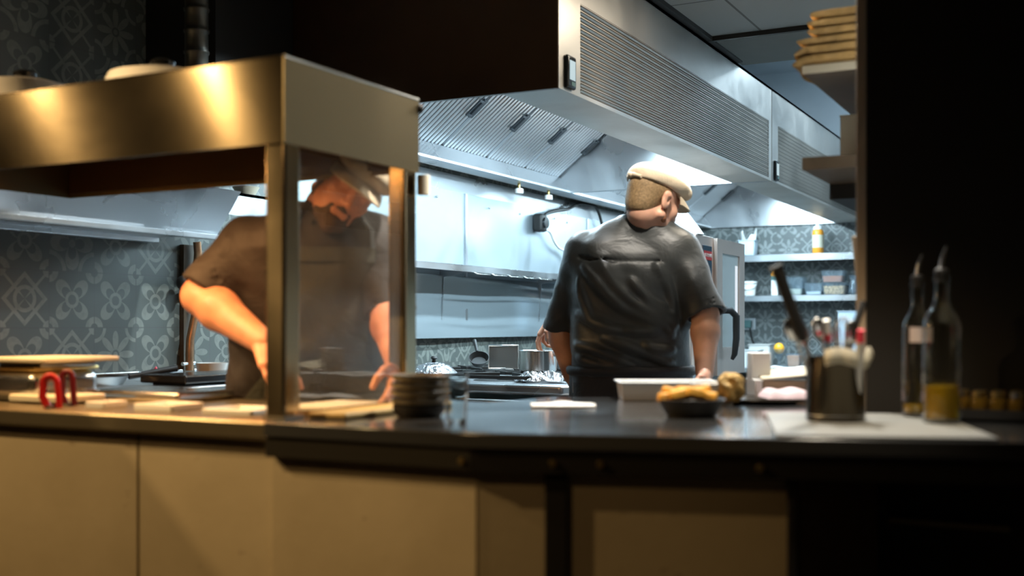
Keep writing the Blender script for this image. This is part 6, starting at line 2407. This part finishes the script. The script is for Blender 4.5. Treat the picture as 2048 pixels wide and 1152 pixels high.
def bib(u, v):
    z = 0.60 + (zb - 0.60) * v
    half = 0.115 if z > 1.12 else 0.115 + (1.12 - z) / 0.14 * 0.10 if z > 0.98 else 0.215
    half = min(half, 0.205)
    x = (u - 0.5) * 2 * half - 0.025
    return front1(x, max(z, S1[0][0]), 0.012 + 0.003 * math.sin(z * 40 + x * 30)) + UV * (min(0, z - S1[0][0]))


mb = MB().grid(bib, 30, 44, 0.004)
apr1 = mb.link('apron', M['apron_olive'], person1, smooth=60)
mb = MB()
mb.grid(lambda u, v: front1((u - 0.5) * 0.23 - 0.025, zb - 0.035 + 0.037 * v, 0.0165), 24, 3, 0.003)
mb.link('bib_hem', M['apron_olive'], apr1, smooth=60)
for x0, x1 in ((-0.135, -0.060), (0.080, 0.045)):
    pts = [front1(x0, zb - 0.006, 0.012), front1(x0 * 0.92 + x1 * 0.08, zb + 0.05, 0.012), front1((x0 + x1) / 2, zb + 0.09, 0.013), front1(x1, zb + 0.125, 0.012)]
    mb = MB()
    mb.tube(pts, [0.013] * 4, 8, flat=0.3)
    mb.link('apron_strap', M['apron'], apr1, smooth=60)
for k in range(5):
    MB().ball(front1(0.03, zb + 0.10 - 0.0 * k - 0.03 * k, 0.008), (0.006, 0.006, 0.006), 10, 8).link('button', M['black_gloss'], jk1, smooth=60) if k < 2 else None
shoes(person1, hip1, r1, f1)

# ------------------------------------------------------------------ third person, hidden but for the hand over the saucepan
f3 = Vector((-1, 0.12, 0)).normalized()
r3 = f3.cross(UV).normalized()
hip3 = W(1272, 740, 4.86)
person3 = thing('person', (hip3.x, hip3.y, 0), 'person hidden behind the charcoal-jacketed chef, only a hand pinching over the saucepan', 'person')
h3 = W(1084, 640, 5.22)
hd3 = Head(W(1262, 500, 4.84), f3 - UV * 0.5, UV, 0.96)
nk3 = W(1276, 545, 4.86)
F = Field()
S3 = []
for v, u, hw, hd in ((780, 1272, 0.16, 0.11), (700, 1272, 0.17, 0.115), (640, 1274, 0.175, 0.115), (600, 1276, 0.165, 0.10), (570, 1277, 0.10, 0.07)):
    p = W(u, v, 4.88)
    S3.append((p.z, (p.x, p.y), hw, hd))
S3.sort(key=lambda s: s[0])
F.loft(S3, r3, f3, 0.03)
F.rc(nk3 - UV * 0.03, hd3.p(0, -0.03, -0.05), 0.055, 0.055, 0.02)
sl3, sr3 = nk3 - r3 * 0.16 - UV * 0.06, nk3 + r3 * 0.16 - UV * 0.06
el3 = W(1176, 640, 5.0)
er3 = sr3 + f3 * 0.08 - UV * 0.26
w3 = W(1104, 636, 5.17)
for sh, el, wr in ((sl3, el3, w3), (sr3, er3, er3 + f3 * 0.18 - UV * 0.04)):
    F.rc(sh, el, 0.050, 0.043, 0.03)
    F.rc(el, wr, 0.043, 0.028, 0.02)
legs(F, hip3, r3, f3, 0.95, r=(0.08, 0.055, 0.042), spread=0.085)
body = F.mesh('body', 0.008)
Fh = Field()
hd3.skull(Fh)
headm = Fh.mesh('head', 0.005)
Fa = Field()
tip = W(1081, 700, 5.24)
fd = (tip - w3).normalized()
hand(Fa, w3, (fd + RV * -0.25).normalized(), RV * 0.75 - FV * 0.35, -FV * 0.8 + RV * 0.3, s=0.98,
     curls=[(0.25, 0.45, 0.3), (0.35, 0.5, 0.4), (0.6, 0.8, 0.6), (0.8, 0.9, 0.7)], thumb=(0.75, 0.4), spread=0.02)
Fa.rc(el3.lerp(w3, 0.7), w3, 0.034, 0.028, 0.01)
Fb = Field()
wr3 = er3 + f3 * 0.18 - UV * 0.04
hand(Fb, wr3, f3, -UV, -r3, (0.3, 0.4, 0.3))
put('body', merge('body', [body, headm, Fa.mesh('hl', 0.0028), Fb.mesh('hr', 0.004)]), M['skin'], person3)
hd3.hair(person3, M['hair_brown'])
J = Field()
J.loft(S3, r3, f3, 0.03, grow=0.010)
for sh, el in ((sl3, el3), (sr3, er3)):
    J.rc(nk3 - UV * 0.07, sh, 0.05, 0.060, 0.04)
    J.rc(sh, sh.lerp(el, 0.7), 0.060, 0.056, 0.03)
put('jacket', J.mesh('jacket', 0.009, wrinkle(0.003, 30.0, 0.3)), M['jacket_grey'], person3)
T = Field()
T.loft([(0.80, (hip3.x, hip3.y), 0.165, 0.12), (0.98, (hip3.x, hip3.y), 0.17, 0.122)], r3, f3, 0.03)
legs(T, hip3, r3, f3, 0.93, 0.04, (0.09, 0.07, 0.06), 0.085)
put('trousers', T.mesh('trousers', 0.010), M['trousers'], person3)
shoes(person3, hip3, r3, f3, 0.10)
# ================================================================== light
def area(name, loc, rot, sx, sy, power, col, spread=180):
    l = bpy.data.lights.new(name, 'AREA')
    l.shape = 'RECTANGLE'
    l.size, l.size_y = sx, sy
    l.energy = power
    l.color = col
    l.spread = math.radians(spread)
    o = bpy.data.objects.new(name, l)
    COL.objects.link(o)
    o.location = loc
    o.rotation_euler = rot
    return o


def aim(o, tgt):
    d = Vector(tgt) - o.location
    o.rotation_euler = d.to_track_quat('-Z', 'Y').to_euler()


def spot(name, loc, tgt, power, col, ang=60, blend=0.4, r=0.04):
    l = bpy.data.lights.new(name, 'SPOT')
    l.energy = power
    l.color = col
    l.spot_size = math.radians(ang)
    l.spot_blend = blend
    l.shadow_soft_size = r
    o = bpy.data.objects.new(name, l)
    COL.objects.link(o)
    o.location = loc
    aim(o, tgt)
    return o


COOL = (0.62, 0.86, 1.0)
NEUT = (0.95, 0.97, 1.0)
WARM = (1.0, 0.66, 0.30)
# tube lamps inside the hoods, hidden behind the front plenum
for yy in (5.2, 8.0):
    area('hood_lamp', (LX, yy, LZ - 0.015), (0, 0, 0), 0.05, 2.2, 66 if yy < 6 else 75, COOL)
    area('hood_lamp', (HX - 0.262, yy, HZ0 + 0.165), (0, math.radians(48), 0), 0.04, 2.2, 62 if yy < 6 else 26, COOL)
    area('hood_lamp', (LX + 0.035, yy, LZ + 0.02), (0, math.radians(-90), 0), 0.05, 2.0, 20 if yy < 6 else 16, COOL)
# lamp in the raised void, and ceiling lamp of the aisle
area('void_lamp', (-1.0, 7.6, ZV - 0.05), (0, 0, 0), 0.5, 1.0, 80, (0.66, 0.86, 1.0))
area('aisle_lamp', (-1.05, 4.3, ZC - 0.03), (0, 0, 0), 0.4, 0.9, 20, (1.0, 0.88, 0.70))
spot('aisle_spot', (-2.15, 3.46, 2.58), (-3.0, 3.12, 1.2), 110, (0.78, 0.93, 1.0), 62, 0.4, 0.03)
spot('aisle_spot', (-1.05, 3.1, 2.58), (-1.42, 3.86, 1.72), 115, (1.0, 0.92, 0.80), 33, 0.8, 0.05)  # added spot, narrowed to brighten the cap and head
spot('aisle_spot', (-1.20, 2.50, 2.58), (-1.78, 2.48, 1.52), 190, (1.0, 0.90, 0.80), 40, 0.6, 0.05)  # added spot that brightens the bowed face behind the glass
spot('aisle_spot', (-1.42, 4.15, 2.58), (-1.5, 3.95, 1.2), 150, (0.95, 0.97, 1.0), 62, 0.6, 0.06)
spot('pass_downlight', (-0.85, 3.1, 2.58), (-0.85, 2.62, 1.0), 210, (1.0, 0.95, 0.86), 84, 0.7, 0.05)
# heat lamps under the gantry
area('gantry_heat', (-2.18, GY0 + 0.11, GZ0 + 0.07), (0, 0, 0), 1.05, 0.03, 15, (1.0, 0.50, 0.18), 165)
# pendant lamps on the dining side
spot('dining_lamp', (-2.95, 0.70, 2.5), (-1.9, 1.88, 1.0), 170, WARM, 54, 0.4, 0.02)
spot('dining_lamp', (-3.70, 0.91, 2.54), (-2.5, 1.88, 1.1), 170, WARM, 54, 0.4, 0.02)
spot('dining_lamp', (-1.7, 0.0, 2.6), (-1.75, 1.75, 0.70), 30, (1.0, 0.62, 0.27), 66, 0.6, 0.05)
spot('counter_lamp', (-0.25, 1.9, 2.6), (-0.5, 2.35, 1.0), 125, (1.0, 0.88, 0.70), 30, 0.5, 0.04)
w = bpy.data.worlds.new('world')
SC.world = w
w.use_nodes = True
w.node_tree.nodes['Background'].inputs[0].default_value = (1.0, 0.72, 0.45, 1)
w.node_tree.nodes['Background'].inputs[1].default_value = 0.017
